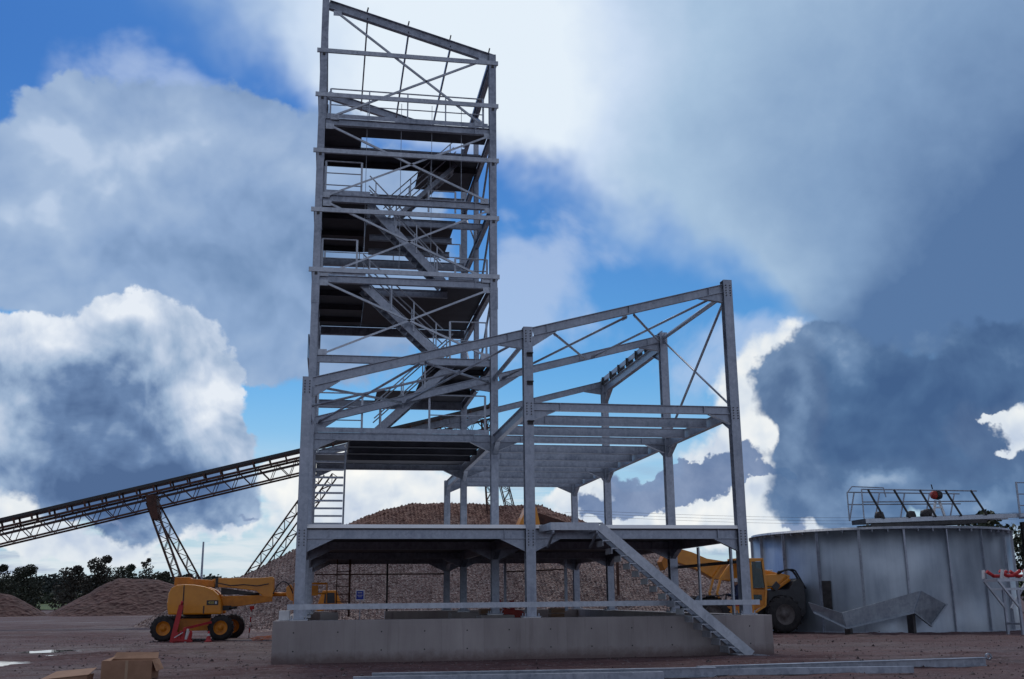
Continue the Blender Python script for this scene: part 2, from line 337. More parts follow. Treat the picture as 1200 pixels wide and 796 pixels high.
MID_DARK = [(-10.24, 17.56, 6.45, 2.15, 1.0), (-3.48, 17.64, 4.14, 1.84, 0.8), (-6.47, 21.45, 5.06, 1.76, 0.3)]
MID_LIGHT = [(-15.07, 23.41, 3.69, 1.64, 1.0), (-9.0, 24.68, 4.05, 1.29, 0.8), (-16.76, 19.78, 1.6, 1.23, 0.7), (-2.78, 22.64, 2.82, 2.25, 0.5)]
CUM = [(-15.56, 11.87, 2.73, 2.1, 0.8), (-12.42, 12.99, 3.28, 1.76, 0.7), (-9.81, 11.86, 3.01, 2.64, 1.0), (-14.1, 9.0, 4.29, 2.94, 1.0), (-7.77, 10.2, 2.37, 2.2, 1.0), (-9.08, 7.5, 3.78, 3.08, 1.0), (-6.53, 7.58, 1.72, 2.2, 1.0), (-6.4, 5.38, 2.58, 0.97, 1.0), (-11.01, 5.71, 4.1, 1.47, 1.0), (-5.27, 4.52, 1.51, 0.53, 0.7)]
CUM_DARK = [(-13.82, 10.3, 3.0, 1.46, 1.0), (-10.77, 7.87, 4.51, 2.15, 1.0), (-8.11, 5.56, 3.78, 1.51, 1.0), (-11.82, 5.69, 3.2, 1.46, 1.0), (-15.16, 7.67, 1.56, 1.26, 0.2)]
CUM_LIGHT = [(-8.93, 11.47, 2.52, 2.2, 1.0), (-6.9, 10.24, 1.72, 1.8, 0.8), (-14.53, 13.67, 3.6, 1.43, 0.9), (-7.63, 7.99, 1.93, 1.32, 0.5), (-11.31, 14.74, 1.26, 0.62, 0.9)]
BRIGHT = [(-15.46, 6.82, 2.09, 2.31, 1.0), (-15.64, 4.74, 2.28, 1.23, 1.0), (2.71, 5.24, 3.45, 2.3, 1.0), (0.71, 3.66, 3.52, 1.8, 1.0), (5.24, 4.11, 2.76, 1.58, 1.0), (24.06, 10.07, 2.7, 3.15, 1.0), (23.18, 6.95, 2.64, 2.25, 1.0), (24.74, 4.23, 2.58, 1.72, 1.0), (21.68, 4.32, 3.52, 2.2, 1.0), (35.56, 8.0, 1.9, 2.46, 1.0), (22.01, 9.72, 1.8, 1.35, 0.6), (18.97, 3.58, 7.65, 1.06, 0.9), (14.45, 4.47, 3.6, 0.64, 0.6), (-13.53, 2.51, 2.34, 0.41, 0.8), (-10.01, 3.26, 5.74, 0.39, 0.7), (-14.4, 3.61, 2.34, 0.49, 0.8), (-11.18, 2.65, 1.6, 0.37, 0.6), (-5.84, 3.12, 1.26, 0.69, 0.8), (-8.02, 4.26, 2.52, 0.6, 0.8), (-2.48, 5.43, 1.8, 0.9, 0.6)]
DARK = [(25.47, 11.12, 2.42, 1.26, 1.0), (27.31, 9.43, 3.87, 2.47, 1.0), (31.11, 9.4, 4.51, 2.64, 1.0), (35.51, 10.96, 3.51, 2.52, 1.0), (26.3, 7.71, 2.36, 1.76, 1.0), (29.16, 6.25, 4.51, 2.36, 1.0), (32.76, 5.64, 4.4, 2.31, 1.0), (35.75, 4.65, 3.04, 1.64, 1.0), (27.33, 4.59, 3.36, 0.97, 1.0), (34.17, 7.76, 0.86, 0.5, 0.4)]
DARK_CORE = [(28.09, 8.5, 3.87, 2.64, 1.0), (32.36, 9.52, 3.69, 3.01, 1.0), (33.55, 5.6, 4.29, 1.68, 1.0), (36.14, 11.32, 2.66, 2.1, 1.0)]
DARK_LIGHT = [(29.47, 5.16, 2.46, 0.77, 0.7), (28.28, 10.7, 1.29, 1.76, 0.45), (25.13, 9.56, 0.88, 1.76, 0.4), (33.75, 3.92, 3.12, 0.57, 0.3)]
DARK_GAP = [(27.71, 11.64, 1.12, 1.35, 0.5), (29.35, 8.43, 1.68, 1.29, 0.3), (35.8, 8.4, 1.14, 1.07, 1.5), (34.66, 9.34, 0.62, 0.38, 0.9), (35.37, 6.33, 1.22, 0.57, 1.3), (23.7, 8.06, 0.99, 0.9, 0.5)]
PUFF = [(17.74, 6.58, 3.22, 0.9, 1.0), (21.34, 6.12, 2.7, 0.9, 1.0), (23.54, 5.69, 1.76, 0.53, 0.8), (14.24, 5.15, 2.07, 0.63, 0.8), (24.96, 4.23, 1.12, 0.53, 0.8), (16.33, 5.57, 1.84, 0.46, 0.5), (25.73, 5.96, 0.77, 0.44, 0.6), (-13.69, 4.37, 3.8, 0.33, 0.5), (-4.63, 4.52, 3.87, 0.4, 0.6), (10.79, 6.35, 2.82, 0.92, 0.5)]
# ------------------------------------------------------------------ sky
world = bpy.data.worlds.new('World'); scene.world = world; world.use_nodes = True
W = world.node_tree; W.nodes.clear()
def val(x): return x
class S:
    """scalar/vector node expression"""
    def __init__(s, sock): s.k = sock
def _lnk(x, inp):
    if isinstance(x, S): W.links.new(x.k, inp)
    else: inp.default_value = x
def M(op, a, b=None, c=None, clamp=False):
    n = W.nodes.new('ShaderNodeMath'); n.operation = op; n.use_clamp = clamp
    _lnk(a, n.inputs[0])
    if b is not None: _lnk(b, n.inputs[1])
    if c is not None: _lnk(c, n.inputs[2])
    return S(n.outputs[0])
def mad(a, b, c): return M('MULTIPLY_ADD', a, b, c)
def sstep(x, a, b, lo=0., hi=1.):
    n = W.nodes.new('ShaderNodeMapRange'); n.interpolation_type = 'SMOOTHSTEP'
    _lnk(x, n.inputs[0])
    for i, v in enumerate((a, b, lo, hi)): n.inputs[i+1].default_value = v
    return S(n.outputs[0])
def mixc(f, a, b):
    n = W.nodes.new('ShaderNodeMix'); n.data_type = 'RGBA'
    _lnk(f, n.inputs[0])
    for x, i in ((a, 6), (b, 7)):
        if isinstance(x, S): W.links.new(x.k, n.inputs[i])
        else: n.inputs[i].default_value = (*x, 1)
    return S(n.outputs[2])
def ramp(f, stops):
    n = W.nodes.new('ShaderNodeValToRGB'); e = n.color_ramp.elements
    e[0].position, e[0].color = stops[0][0], (*stops[0][1], 1)
    e[1].position, e[1].color = stops[-1][0], (*stops[-1][1], 1)
    for p, c in stops[1:-1]: k = e.new(p); k.color = (*c, 1)
    _lnk(f, n.inputs[0]); return S(n.outputs[0])
tc = W.nodes.new('ShaderNodeTexCoord'); DIR = tc.outputs['Generated']
def nz(scale, detail=7, rough=.55, dist=0., off=(0,0,0), stretch=(1,1,1), color=False, lac=2.0):
    m = W.nodes.new('ShaderNodeMapping'); m.inputs['Location'].default_value = off; m.inputs['Scale'].default_value = stretch
    W.links.new(DIR, m.inputs['Vector'])
    n = W.nodes.new('ShaderNodeTexNoise'); n.inputs['Scale'].default_value = scale; n.inputs['Detail'].default_value = detail
    n.inputs['Roughness'].default_value = rough; n.inputs['Distortion'].default_value = dist; n.inputs['Lacunarity'].default_value = lac
    W.links.new(m.outputs[0], n.inputs['Vector'])
    return S(n.outputs['Color' if color else 'Fac'])
sep = W.nodes.new('ShaderNodeSeparateXYZ'); W.links.new(DIR, sep.inputs[0])
DX, DY, DZ = (S(sep.outputs[i]) for i in range(3))
DEG = 180/math.pi
AZ0 = M('MULTIPLY', M('ARCTAN2', DX, DY), DEG)
EL0 = M('MULTIPLY', M('ARCSINE', DZ), DEG)
# turbulence bends the outlines of the cloud bodies
def warp(scale, amp, off, detail=5, rough=.6):
    n = nz(scale, detail, rough, 0, off, color=True)
    s = W.nodes.new('ShaderNodeSeparateColor'); W.links.new(n.k, s.inputs[0])
    a = mad(mad(S(s.outputs[0]), 1., -.5), amp, AZ0)
    e = mad(mad(S(s.outputs[1]), 1., -.5), amp, EL0)
    return a, e
def field(bl, A, E):
    tot = None
    for a, e, sa, se, w in bl:
        qa = mad(A, 1/sa, -a/sa); qe = mad(E, 1/se, -e/se)
        q = M('ADD', M('MULTIPLY', qa, qa), M('MULTIPLY', qe, qe))
        g = M('POWER', .36788, q)
        tot = mad(g, w, tot) if tot is not None else M('MULTIPLY', g, w)
    return tot
LIN = lambda r, g, b: tuple(((c/255)/12.92 if c/255 <= .04045 else ((c/255+.055)/1.055)**2.4) for c in (r, g, b))

SUN_EL, SUN_AZ = 52., -2.      # behind the cloud deck, high in front of the camera
sky = W.nodes.new('ShaderNodeTexSky'); sky.sky_type = 'NISHITA'; sky.sun_disc = False
sky.sun_elevation = R(SUN_EL); sky.sun_rotation = R(SUN_AZ); sky.air_density = 1.; sky.dust_density = .6; sky.ozone_density = 2.
BG = .1
gain = W.nodes.new('ShaderNodeVectorMath'); gain.operation = 'MULTIPLY'
W.links.new(sky.outputs[0], gain.inputs[0])
W.links.new(mixc(sstep(EL0, 7., 29.), (.34,.72,.95), SKYGAIN).k, gain.inputs[1])
blue = S(gain.outputs[0])

def edge(f, n, amp, mid=.5): return mad(mad(n, amp, -amp*mid), sstep(f, .02, .34), f)
A1, E1 = warp(4, 12., (3.1,1.7,.4))
A2, E2 = warp(7., 7., (1.3,5.2,2.2), 6, .6)
A3, E3 = warp(9., 8., (7.7,.2,4.4), 6, .6)
fine = nz(16, 5, .62, .2, (2,3,1)); big = nz(5, 6, .58, .3, (5,1,2)); soft = nz(3, 5, .5, .4, (.3,4,2))
billow = nz(9, 6, .6, .5, (8,2,6))
def vor(scale, off, detail=3., rough=.5):
    wn_ = nz(scale*.9, 4, .55, 0, off, color=True)
    k = W.nodes.new('ShaderNodeVectorMath'); k.operation = 'MULTIPLY_ADD'; k.inputs[1].default_value = (.9/scale,)*3
    W.links.new(wn_.k, k.inputs[0]); W.links.new(DIR, k.inputs[2])
    o = W.nodes.new('ShaderNodeVectorMath'); o.operation = 'ADD'; o.inputs[1].default_value = off; W.links.new(k.outputs[0], o.inputs[0])
    v = W.nodes.new('ShaderNodeTexVoronoi'); v.feature = 'F1'; v.normalize = True
    v.inputs['Scale'].default_value = scale; v.inputs['Detail'].default_value = detail; v.inputs['Roughness'].default_value = rough
    W.links.new(o.outputs[0], v.inputs['Vector'])
    return M('SUBTRACT', 1., S(v.outputs['Distance']))
# rounded cloud heads: the same field sampled a little toward the light gives their shading
puffA = vor(11, (1.3,.7,2.1)); puffB = vor(11, (1.3,.7,2.1-.018))
lit = M('SUBTRACT', puffA, puffB)
K = 1/BG
def sc(c): return tuple(x*K for x in c)
col = blue
# pale haze band toward the horizon
col = mixc(sstep(EL0, 13., 0., 0., .85), col, sc(LIN(196,214,228)))
# flat bars of low cloud near the horizon
bars = nz(4.5, 5, .6, .3, (4,1,9), (1,1,7))
col = mixc(M('MULTIPLY', sstep(bars, .47, .62, 0., .8), sstep(EL0, 9., 4.)), col, sc(LIN(226,233,238)))
col = mixc(M('MULTIPLY', sstep(nz(6, 5, .6, .3, (1,7,3), (1,1,8)), .53, .66, 0., .75), sstep(EL0, 8., 4.5)), col, sc(LIN(150,168,198)))
# thin wisps
w = edge(field(WISP, A1, E1), big, 3.4)
col = mixc(sstep(w, .26, 1.0, 0., .66), col, sc(LIN(186,204,232)))
# high veil
v = edge(field(VEIL, A1, E1), soft, 1.1)
sh = M('ADD', M('SUBTRACT', M('MULTIPLY', field(VEIL_LIGHT, A1, E1), .85), M('MULTIPLY', field(VEIL_DARK, A1, E1), .43)), mad(soft, .42, mad(fine, .16, .10)))
vcol = ramp(sh, [(0.,sc(LIN(88,118,160))),(.25,sc(LIN(132,161,196))),(.5,sc(LIN(170,196,222))),(.75,sc(LIN(205,222,243))),(1.,sc(LIN(232,243,252)))])
col = mixc(sstep(v, .26, .92, 0., .96), col, vcol)
# bright low cumulus
bf = edge(field(BRIGHT, A2, E2), puffA, 1.5, .62)
bcol = ramp(mad(lit, 3.2, mad(billow, 1.2, -.1)), [(0.,sc(LIN(182,198,222))),(.45,sc(LIN(222,230,238))),(1.,sc(LIN(252,252,248)))])
col = mixc(sstep(bf, .30, .62), col, bcol)
# grey middle cloud
mf = edge(field(MID, A2, E2), M('ADD', M('MULTIPLY', puffA, .6), M('MULTIPLY', big, .4)), 3.0, .55)
ms = M('ADD', M('SUBTRACT', M('MULTIPLY', field(MID_LIGHT, A1, E1), .5), M('MULTIPLY', field(MID_DARK, A1, E1), .3)), mad(lit, 1.6, mad(big, 1.1, -.12)))
mcol = ramp(ms, [(0.,sc(LIN(114,142,180))),(.4,sc(LIN(142,168,204))),(.8,sc(LIN(166,188,217))),(1.,sc(LIN(190,207,230)))])
col = mixc(sstep(mf, .34, .62, 0., .95), col, mcol)
# big cumulus at the left
cf = edge(field(CUM, A3, E3), M('ADD', M('MULTIPLY', puffA, .6), M('MULTIPLY', big, .4)), 3.4, .54)
cs = M('ADD', M('SUBTRACT', M('MULTIPLY', field(CUM_LIGHT, A2, E2), .3), M('MULTIPLY', field(CUM_DARK, A2, E2), .5)), M('ADD', mad(lit, 2.6, mad(billow, 1.9, mad(big, 1.2, -1.02))), mad(cf, -.1, .1)))
ccol = ramp(mad(cs, .74, .2), [(0.,sc(LIN(80,106,146))),(.25,sc(LIN(106,133,172))),(.5,sc(LIN(154,177,206))),(.75,sc(LIN(194,208,228))),(1.,sc(LIN(230,237,246)))])
col = mixc(sstep(cf, .34, .64), col, ccol)
# puffs in shade
pf = edge(field(PUFF, A3, E3), puffA, 3.0, .66)
pcol = ramp(mad(fine, 1.6, -.3), [(0.,sc(LIN(78,106,150))),(1.,sc(LIN(150,168,200)))])
col = mixc(sstep(pf, .42, .66, 0., .94), col, pcol)
# dark shower cloud at the right
df = M('SUBTRACT', edge(field(DARK, A2, E2), M('ADD', M('MULTIPLY', puffA, .6), M('MULTIPLY', big, .4)), 3.2, .55), field(DARK_GAP, A3, E3))
ds = M('ADD', M('SUBTRACT', field(DARK_LIGHT, A2, E2), M('MULTIPLY', field(DARK_CORE, A2, E2), .2)), mad(lit, 1.8, mad(big, 2.0, mad(billow, 1.1, -1.02))))
dcol = ramp(ds, [(0.,sc(LIN(64,92,134))),(.4,sc(LIN(80,110,150))),(.75,sc(LIN(110,139,176))),(1.,sc(LIN(150,173,201)))])
col = mixc(sstep(df, .34, .66, 0., .97), col, dcol)
# unseen rest of the sky: cloud added, brightness shaped for the steel and tank
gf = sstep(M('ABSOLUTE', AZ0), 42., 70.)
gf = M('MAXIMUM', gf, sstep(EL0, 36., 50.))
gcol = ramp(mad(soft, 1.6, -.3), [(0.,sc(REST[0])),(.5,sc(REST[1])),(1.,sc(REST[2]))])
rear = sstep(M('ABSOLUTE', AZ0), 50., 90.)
fall = M('ADD', mad(M('SUBTRACT', 1., sstep(EL0, 3., 24., 0., 1.)), .74, .24), sstep(EL0, 42., 62., 0., .75))  # added light: bright at the horizon and overhead, dim between, to shade the tower
fall = M('MULTIPLY', fall, sstep(M('MULTIPLY', DY, -1.), .1, .95, .6, 1.3))  # brighter behind the camera, to light front faces and reflect in the tank
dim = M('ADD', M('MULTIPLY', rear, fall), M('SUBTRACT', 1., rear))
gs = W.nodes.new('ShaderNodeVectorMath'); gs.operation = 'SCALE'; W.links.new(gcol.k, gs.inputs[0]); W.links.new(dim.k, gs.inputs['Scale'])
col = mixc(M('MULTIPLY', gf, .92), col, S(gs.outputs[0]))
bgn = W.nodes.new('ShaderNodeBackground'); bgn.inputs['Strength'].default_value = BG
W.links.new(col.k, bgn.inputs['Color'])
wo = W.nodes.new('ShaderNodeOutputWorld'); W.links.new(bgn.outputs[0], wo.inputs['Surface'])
world.cycles.sampling_method = 'MANUAL'; world.cycles.sample_map_resolution = 512

sl = bpy.data.lights.new('Sun', 'SUN'); sl.energy = 1.0; sl.angle = R(14); sl.color = (1,.95,.88)
so = bpy.data.objects.new('Sun', sl); COL.objects.link(so)
sd = Vector((math.sin(R(SUN_AZ))*math.cos(R(SUN_EL)), math.cos(R(SUN_AZ))*math.cos(R(SUN_EL)), math.sin(R(SUN_EL))))
so.rotation_euler = sd.to_track_quat('Z', 'Y').to_euler(); so.location = (0, 0, 60)
# ------------------------------------------------------------------ concrete foundation
XA, XB, XC = -.73, 5.95, 12.6
YR = (0., 6.78, 15.72, 22.37)
H = 1.14
fnd = thing('concrete_foundation', (5.9, 11, 0), 'long low grey concrete foundation wall under the steel frame', 'foundation')
m = MB(); m.box((-1.43,-.30,-.3), (13.3,.42,H)); fwl = m.build('front_wall', concm, fnd, .015)
for k in range(12):
    for z in (.32, .82):
        m = MB(); m.tube((-.85+k*1.22,-.3015,z), (-.85+k*1.22,-.296,z), .022, 8); m.build('tie_hole', darkm, fwl)
for x in (-1.42, 12.60):
    m = MB(); m.box((x,.423,-.3), (x+.69,22.2,H-.004)); m.build('side_wall', concm, fnd, .015)
m = MB(); m.box((-1.42,22.203,-.3), (.2,22.95,H+.01)); m.build('rear_wall', concm, fnd, .015)
m = MB(); m.box((2.9,22.203,-.3), (13.29,22.95,H+.01)); m.build('rear_wall', concm, fnd, .015)
for y in YR[1:3]:
    m = MB(); m.box((XB-.6,y-.6,-.3), (XB+.6,y+.6,H-.01)); m.build('column_pad', concm, fnd, .015)

# ------------------------------------------------------------------ the steel frame
F = thing('steel_frame_building', (5.9, 11, H), 'unclad galvanised steel building frame with a tall stair tower and a sloping lower hall', 'steel frame')
ZF1, ZF2 = 3.71, 7.54
RK = .2635                                           # slope of the lower roof
def zr(x): return 8.12 + (x - XA)*RK                 # its top line
P2, P3, P4, P5 = 10.41, 13.45, 16.65, 19.80
def ztr(x): return 24.94 - (x - XA)*.281             # top line of the tower roof
cf, cd = .29, .31
YM = 11.5
tops = {(0,0): zr(XA)+.02, (1,0): zr(XB)+.02, (2,0): zr(XC)+.08,
        (0,1): ztr(XA)+.22, (1,1): ztr(XB)-.06, (2,1): zr(XC)+.02,
        (0,2): ztr(XA)-.22, (1,2): ztr(XB)-.22, (2,2): zr(XC)-.05,
        (0,3): ZF1, (1,3): ZF2+.02, (2,3): ZF2+.02}
for (i, j), zt in tops.items():
    x, y = (XA, XB, XC)[i], YR[j]
    k = .27 if j in (1, 2) and i < 2 else cf
    m = MB(); m.ibeam((x,y,H+.05), (x,y,zt), cd, k, .022, .016, up=(0,1,0))
    m.box((x-k/2-.0,y-cd/2-.004,zt), (x+k/2,y+cd/2+.004,zt+.012))
    if j == 1 and i < 2:                             # bolted splice plates on the tower columns
        for sy in (-1, 1):
            m.box((x-k/2-.012,y+sy*(cd/2+.011)-.010,12.35), (x+k/2+.012,y+sy*(cd/2+.011)+.010,12.35+.85))
        for q in range(6):
            for sx in (-.07, .07):
                m.box((x+sx-.018,y-cd/2-.04,12.42+q*.13), (x+sx+.018,y-cd/2-.021,12.46+q*.13))
    c = m.build('column', galv, F)
    m = MB(); m.box((x-.26,y-.26,H+.02), (x+.26,y+.26,H+.05))
    for sx in (-.2,.2):
        for sy in (-.2,.2): m.tube((x+sx,y+sy,H+.05), (x+sx,y+sy,H+.13), .022, 6)
    m.build('base_plate', galv, c)
    m = MB(); m.box((x-.24,y-.24,H-.02), (x+.24,y+.24,H+.019)); m.build('grout_bed', slabm, c)
for x in (XA, XB):                                   # short intermediate posts in the tower side walls
    m = MB(); m.ibeam((x,YM,P2), (x,YM,ztr(x)-.2), .22, .2, .016, .012, up=(0,1,0)); m.build('column', galv, F)
def bolts(x, y, z0, rows, name='bolt_group'):
    m = MB()
    for r_ in range(rows):
        for sx in (-.07, .07): m.tube((x+sx,y,z0-r_*.085), (x+sx,y-.028,z0-r_*.085), .02, 6)
    return m.build(name, darkm, F)
for x in (XA, XB, XC):
    bolts(x, -cd/2-.001, ZF1-.06, 6); bolts(x, -cd/2-.001, zr(x)-.10, 5)
    if x != XA: bolts(x, -cd/2-.001, ZF2-.05, 5)
# cleats (rail seats) on the middle front column
for z in (9.05, 8.15, 6.92):
    m = MB(); m.box((XB-.06,-.26,z), (XB+.14,-.157,z+.03)); m.box((XB-.05,-.2,z-.09), (XB+.12,-.158,z-.002)); m.build('rail_cleat', darkm, F)

def beam(p0, p1, d, b=.17, name='beam', mat=None, top=True, stiff=()):
    m = MB(); m.ibeam(p0, p1, d, b, .017, .012, top=top)
    p0, p1 = Vector(p0), Vector(p1); L = (p1-p0).length; u = (p1-p0)/L
    for t in stiff:                                  # end plates and stiffeners
        c = p0 + u*(t if t >= 0 else L + t)
        if abs(u.x) > .7: m.box((c.x-.012,c.y-b/2+.005,c.z-d+.018), (c.x+.012,c.y+b/2-.005,c.z-.018))
        else: m.box((c.x-b/2+.005,c.y-.012,c.z-d+.018), (c.x+b/2-.005,c.y+.012,c.z-.018))
    return m.build(name, mat or galv, F)

def haunch(x, y, ztop, sx, L=.75, h=.36, axis='x', w=.17):
    """knee bracket under the end of a beam, at a column face"""
    m = MB(); t = .012
    if axis == 'x':
        m.prism([(x,ztop), (x+sx*L,ztop), (x,ztop-h)], y-t/2, y+t/2)
        m.bar((x,y,ztop-h), (x+sx*L,y,ztop-.006), w, .014)
    else:
        m.add([(x-t/2,y,ztop),(x-t/2,y+sx*L,ztop),(x-t/2,y,ztop-h),(x+t/2,y,ztop),(x+t/2,y+sx*L,ztop),(x+t/2,y,ztop-h)],
              [(0,1,2),(3,5,4),(0,3,4,1),(1,4,5,2),(2,5,3,0)])
        m.bar((x,y,ztop-h), (x,y+sx*L,ztop-.006), w, .014)
    return m.build('knee_bracket', galv, F)

G = cf/2 + .004
GY = cd/2 + .004
# first floor
for j, y in enumerate(YR):
    for x0, x1 in ((XA, XB), (XB, XC)):
        beam((x0+G,y,ZF1), (x1-G,y,ZF1), .30, stiff=(.62,-.62))
        haunch(x0+G, y, ZF1-.302, 1); haunch(x1-G, y, ZF1-.302, -1)
for x in (XA, XB, XC):
    for y0, y1 in zip(YR, YR[1:]):
        beam((x,y0+GY,ZF1-.006), (x,y1-GY,ZF1-.006), .34)
        haunch(x, y0+GY, ZF1-.348, 1, .7, .3, 'y'); haunch(x, y1-GY, ZF1-.348, -1, .7, .3, 'y')
for a, b in ((XA, XB), (XB, XC)):
    m = MB(); xa_, xb_ = (a-.13 if a == XA else a+.002), (b-.002 if b == XB else b+.13)
    m.add([(xa_,-.148,ZF1+.004),(xb_,-.148,ZF1+.004),(xb_,22.5,ZF1+.004),(xa_,22.5,ZF1+.004),(xa_,-.05,ZF1+.115),(xb_,-.05,ZF1+.115),(xb_,22.5,ZF1+.115),(xa_,22.5,ZF1+.115)], [(0,3,2,1),(4,5,6,7),(0,1,5,4),(1,2,6,5),(2,3,7,6),(3,0,4,7)]); m.build('floor_slab', slabm, F)
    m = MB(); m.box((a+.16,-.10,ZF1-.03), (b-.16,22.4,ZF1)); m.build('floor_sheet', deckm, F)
# second floor, open joists on the right, decked tower bay on the left
for y0, y1 in zip(YR, YR[1:]):
    beam((XC,y0+GY,ZF2), (XC,y1-GY,ZF2), .34); haunch(XC, y0+GY, ZF2-.342, 1, .75, .38, 'y'); haunch(XC, y1-GY, ZF2-.342, -1, .75, .38, 'y')
    beam((XB,y0+GY,ZF2), (XB,y1-GY,ZF2), .34); haunch(XB, y1-GY, ZF2-.342, -1, .75, .38, 'y')
for j, y in enumerate(YR):
    beam((XB+G,y,ZF2), (XC-G,y,ZF2), .25, stiff=(.85,-.85))
    haunch(XB+G, y, ZF2-.252, 1, .7, .3); haunch(XC-G, y, ZF2-.252, -1, .7, .3)
jy = [2.25, 4.5, 9.0, 11.25, 13.5, 17.9, 20.1]
for y in jy: beam((XB+.09,y,ZF2-.004), (XC-.09,y,ZF2-.004), .31, .14, 'joist', stiff=(.9,))
for y in (YR[1], YR[2]):
    beam((XA+G,y,ZF2), (XB-G,y,ZF2), .25, stiff=(.6,-.6)); haunch(XA+G, y, ZF2-.252, 1); haunch(XB-G, y, ZF2-.252, -1)
beam((XA,YR[1]+GY,ZF2), (XA,YR[2]-GY,ZF2), .3)
# roof of the lower hall
for j, segs in ((0, ((XA,XB),(XB,XC))), (1, ((XA,XB),(XB,XC))), (2, ((XA,XB),(XB,XC)))):
    for a, b in segs:
        off = 0 if j == 0 else -.04
        m = MB(); m.ibeam((a+G,YR[j],zr(a+G)+off), (b-G,YR[j],zr(b-G)+off), .27, .17, .018, .013, top=True)
        for t in (.62, (b-a)/2, b-a-.62):
            xx = a+t; m.box((xx-.012,YR[j]-.08,zr(xx)-.26+off), (xx+.012,YR[j]+.08,zr(xx)-.03+off))
        m.build('rafter', galv, F)
        for x, s in ((a+G, 1), (b-G, -1)):
            zt = zr(x)+off-.285; L = .8; m = MB()
            m.prism([(x,zt), (x+s*L,zt+s*L*RK), (x,zt-.32)], YR[j]-.007, YR[j]+.007)
            m.bar((x,YR[j],zt-.32), (x+s*L,YR[j],zt+s*L*RK-.006), .16, .014)
            m.build('knee_bracket', galv, F)
# eaves members along the depth
def rod(p0, p1, r=.045, name='brace', mat=None, n=8, plates=True):
    m = MB(); m.tube(p0, p1, r, n)
    if plates:
        a, b = Vector(p0), Vector(p1); u = (b-a).normalized()
        m.bar(a, a+u*.22, .02, r*3.2); m.bar(b-u*.22, b, .02, r*3.2)
    return m.build(name, mat or galv, F)
rod((XC,.16,zr(XC)-.32), (XC,6.62,zr(XC)-.2), .075, 'eaves_strut')
rod((XB,.16,zr(XB)-.32), (XB,6.62,zr(XB)-.2), .075, 'eaves_strut')
rod((XA,.16,zr(XA)-.32), (XA,6.62,zr(XA)-.2), .06, 'eaves_strut')
beam((XC,YR[1]+GY,zr(XC)-.28), (XC,YR[2]-GY,zr(XC)-.28), .36, .2)
haunch(XC, YR[1]+GY, zr(XC)-.645, 1, 1.0, .4, 'y', .2); haunch(XC, YR[2]-GY, zr(XC)-.645, -1, 1.0, .5, 'y', .2)
for k in range(7):                                   # purlin seats along that eaves beam
    y = 7.3 + k*1.36
    m = MB(); m.box((XC-.13,y-.16,zr(XC)-.278), (XC+.13,y+.16,zr(XC)-.02)); m.box((XC-.17,y-.02,zr(XC)-.28), (XC+.17,y+.02,zr(XC)+.08)); m.build('purlin_seat', darkm, F)
m = MB(); m.channel((XC-.1,YR[1]-.2,zr(XC)-.02), (XC-.1,YR[2]+.2,zr(XC)-.02), .2, .07, .012); m.build('eaves_rail', galv, F)
# bracing in the roof plane, first bay
def onroof(x, y, d=.3): return (x, y, zr(x)-d)
for p, q in ((onroof(XB+.9,.2), onroof(9.45,6.6)), (onroof(XB+.3,6.6), onroof(9.25,.2)), (onroof(9.5,.2), onroof(XC-.2,6.6)), (onroof(9.7,6.6), onroof(XC-.35,.3)),
             (onroof(XA+.4,.3), onroof(2.5,6.6)), (onroof(XA+.3,6.6), onroof(2.6,.2)), (onroof(2.8,.2), onroof(XB-.25,6.6)), (onroof(2.7,6.6), onroof(XB-.3,.3)),
             (onroof(XA,3.35,.25), onroof(4.25,3.3,.25))):
    rod(p, q, .042)
# bracing in the right-hand side wall
rod((XC,.17,zr(XC)-.45), (XC,6.6,ZF2+.05), .045); rod((XC,6.6,zr(XC)-.35), (XC,.17,ZF2+.05), .035)

# side and rear wall rails at the bottom
m = MB(); m.channel((-1.06,-.165,1.515), (13.0,-.165,1.515), .15, .06, .008, -1); m.build('cladding_rail', galv2, F)
m = MB(); m.channel((XC+.17,-.1,2.75), (XC+.17,7.0,2.75), .1, .05, .008); m.build('cladding_rail', darkm, F)
m = MB(); m.channel((XC+.17,-.1,1.5), (XC+.17,14.0,1.5), .12, .05, .008); m.build('cladding_rail', galv, F)
for y in (1.1, 4.1):
    m = MB(); m.channel((XC+.08,y,H), (XC+.08,y,ZF1-.36), .14, .06, .008, up=(0,1,0)); m.build('door_post', galv2, F)
m = MB(); m.tube((XA+.2,22.37,2.92), (XB,22.37,2.92), .035); m.build('rear_rail', rustm, F)
m = MB(); m.bar((2.98,22.3,H), (2.98,22.3,ZF1-.3), .09, .09); m.build('door_post', darkm, F)
m = MB(); m.bar((8.9,22.3,H), (8.9,22.3,ZF1-.3), .12, .12); m.build('door_post', galv, F)
m = MB(); m.tube((8.9,22.3,3.0), (11.9,22.3,3.1), .035); m.build('rear_rail', rustm, F)
m = MB(); m.bar((XB+4.6,15.7,H), (XB+4.6,15.7,ZF1-.3), .12, .12); m.build('door_post', galv, F)

# ------------------------------------------------------------------ tower
yf, yb = YR[1], YR[2]
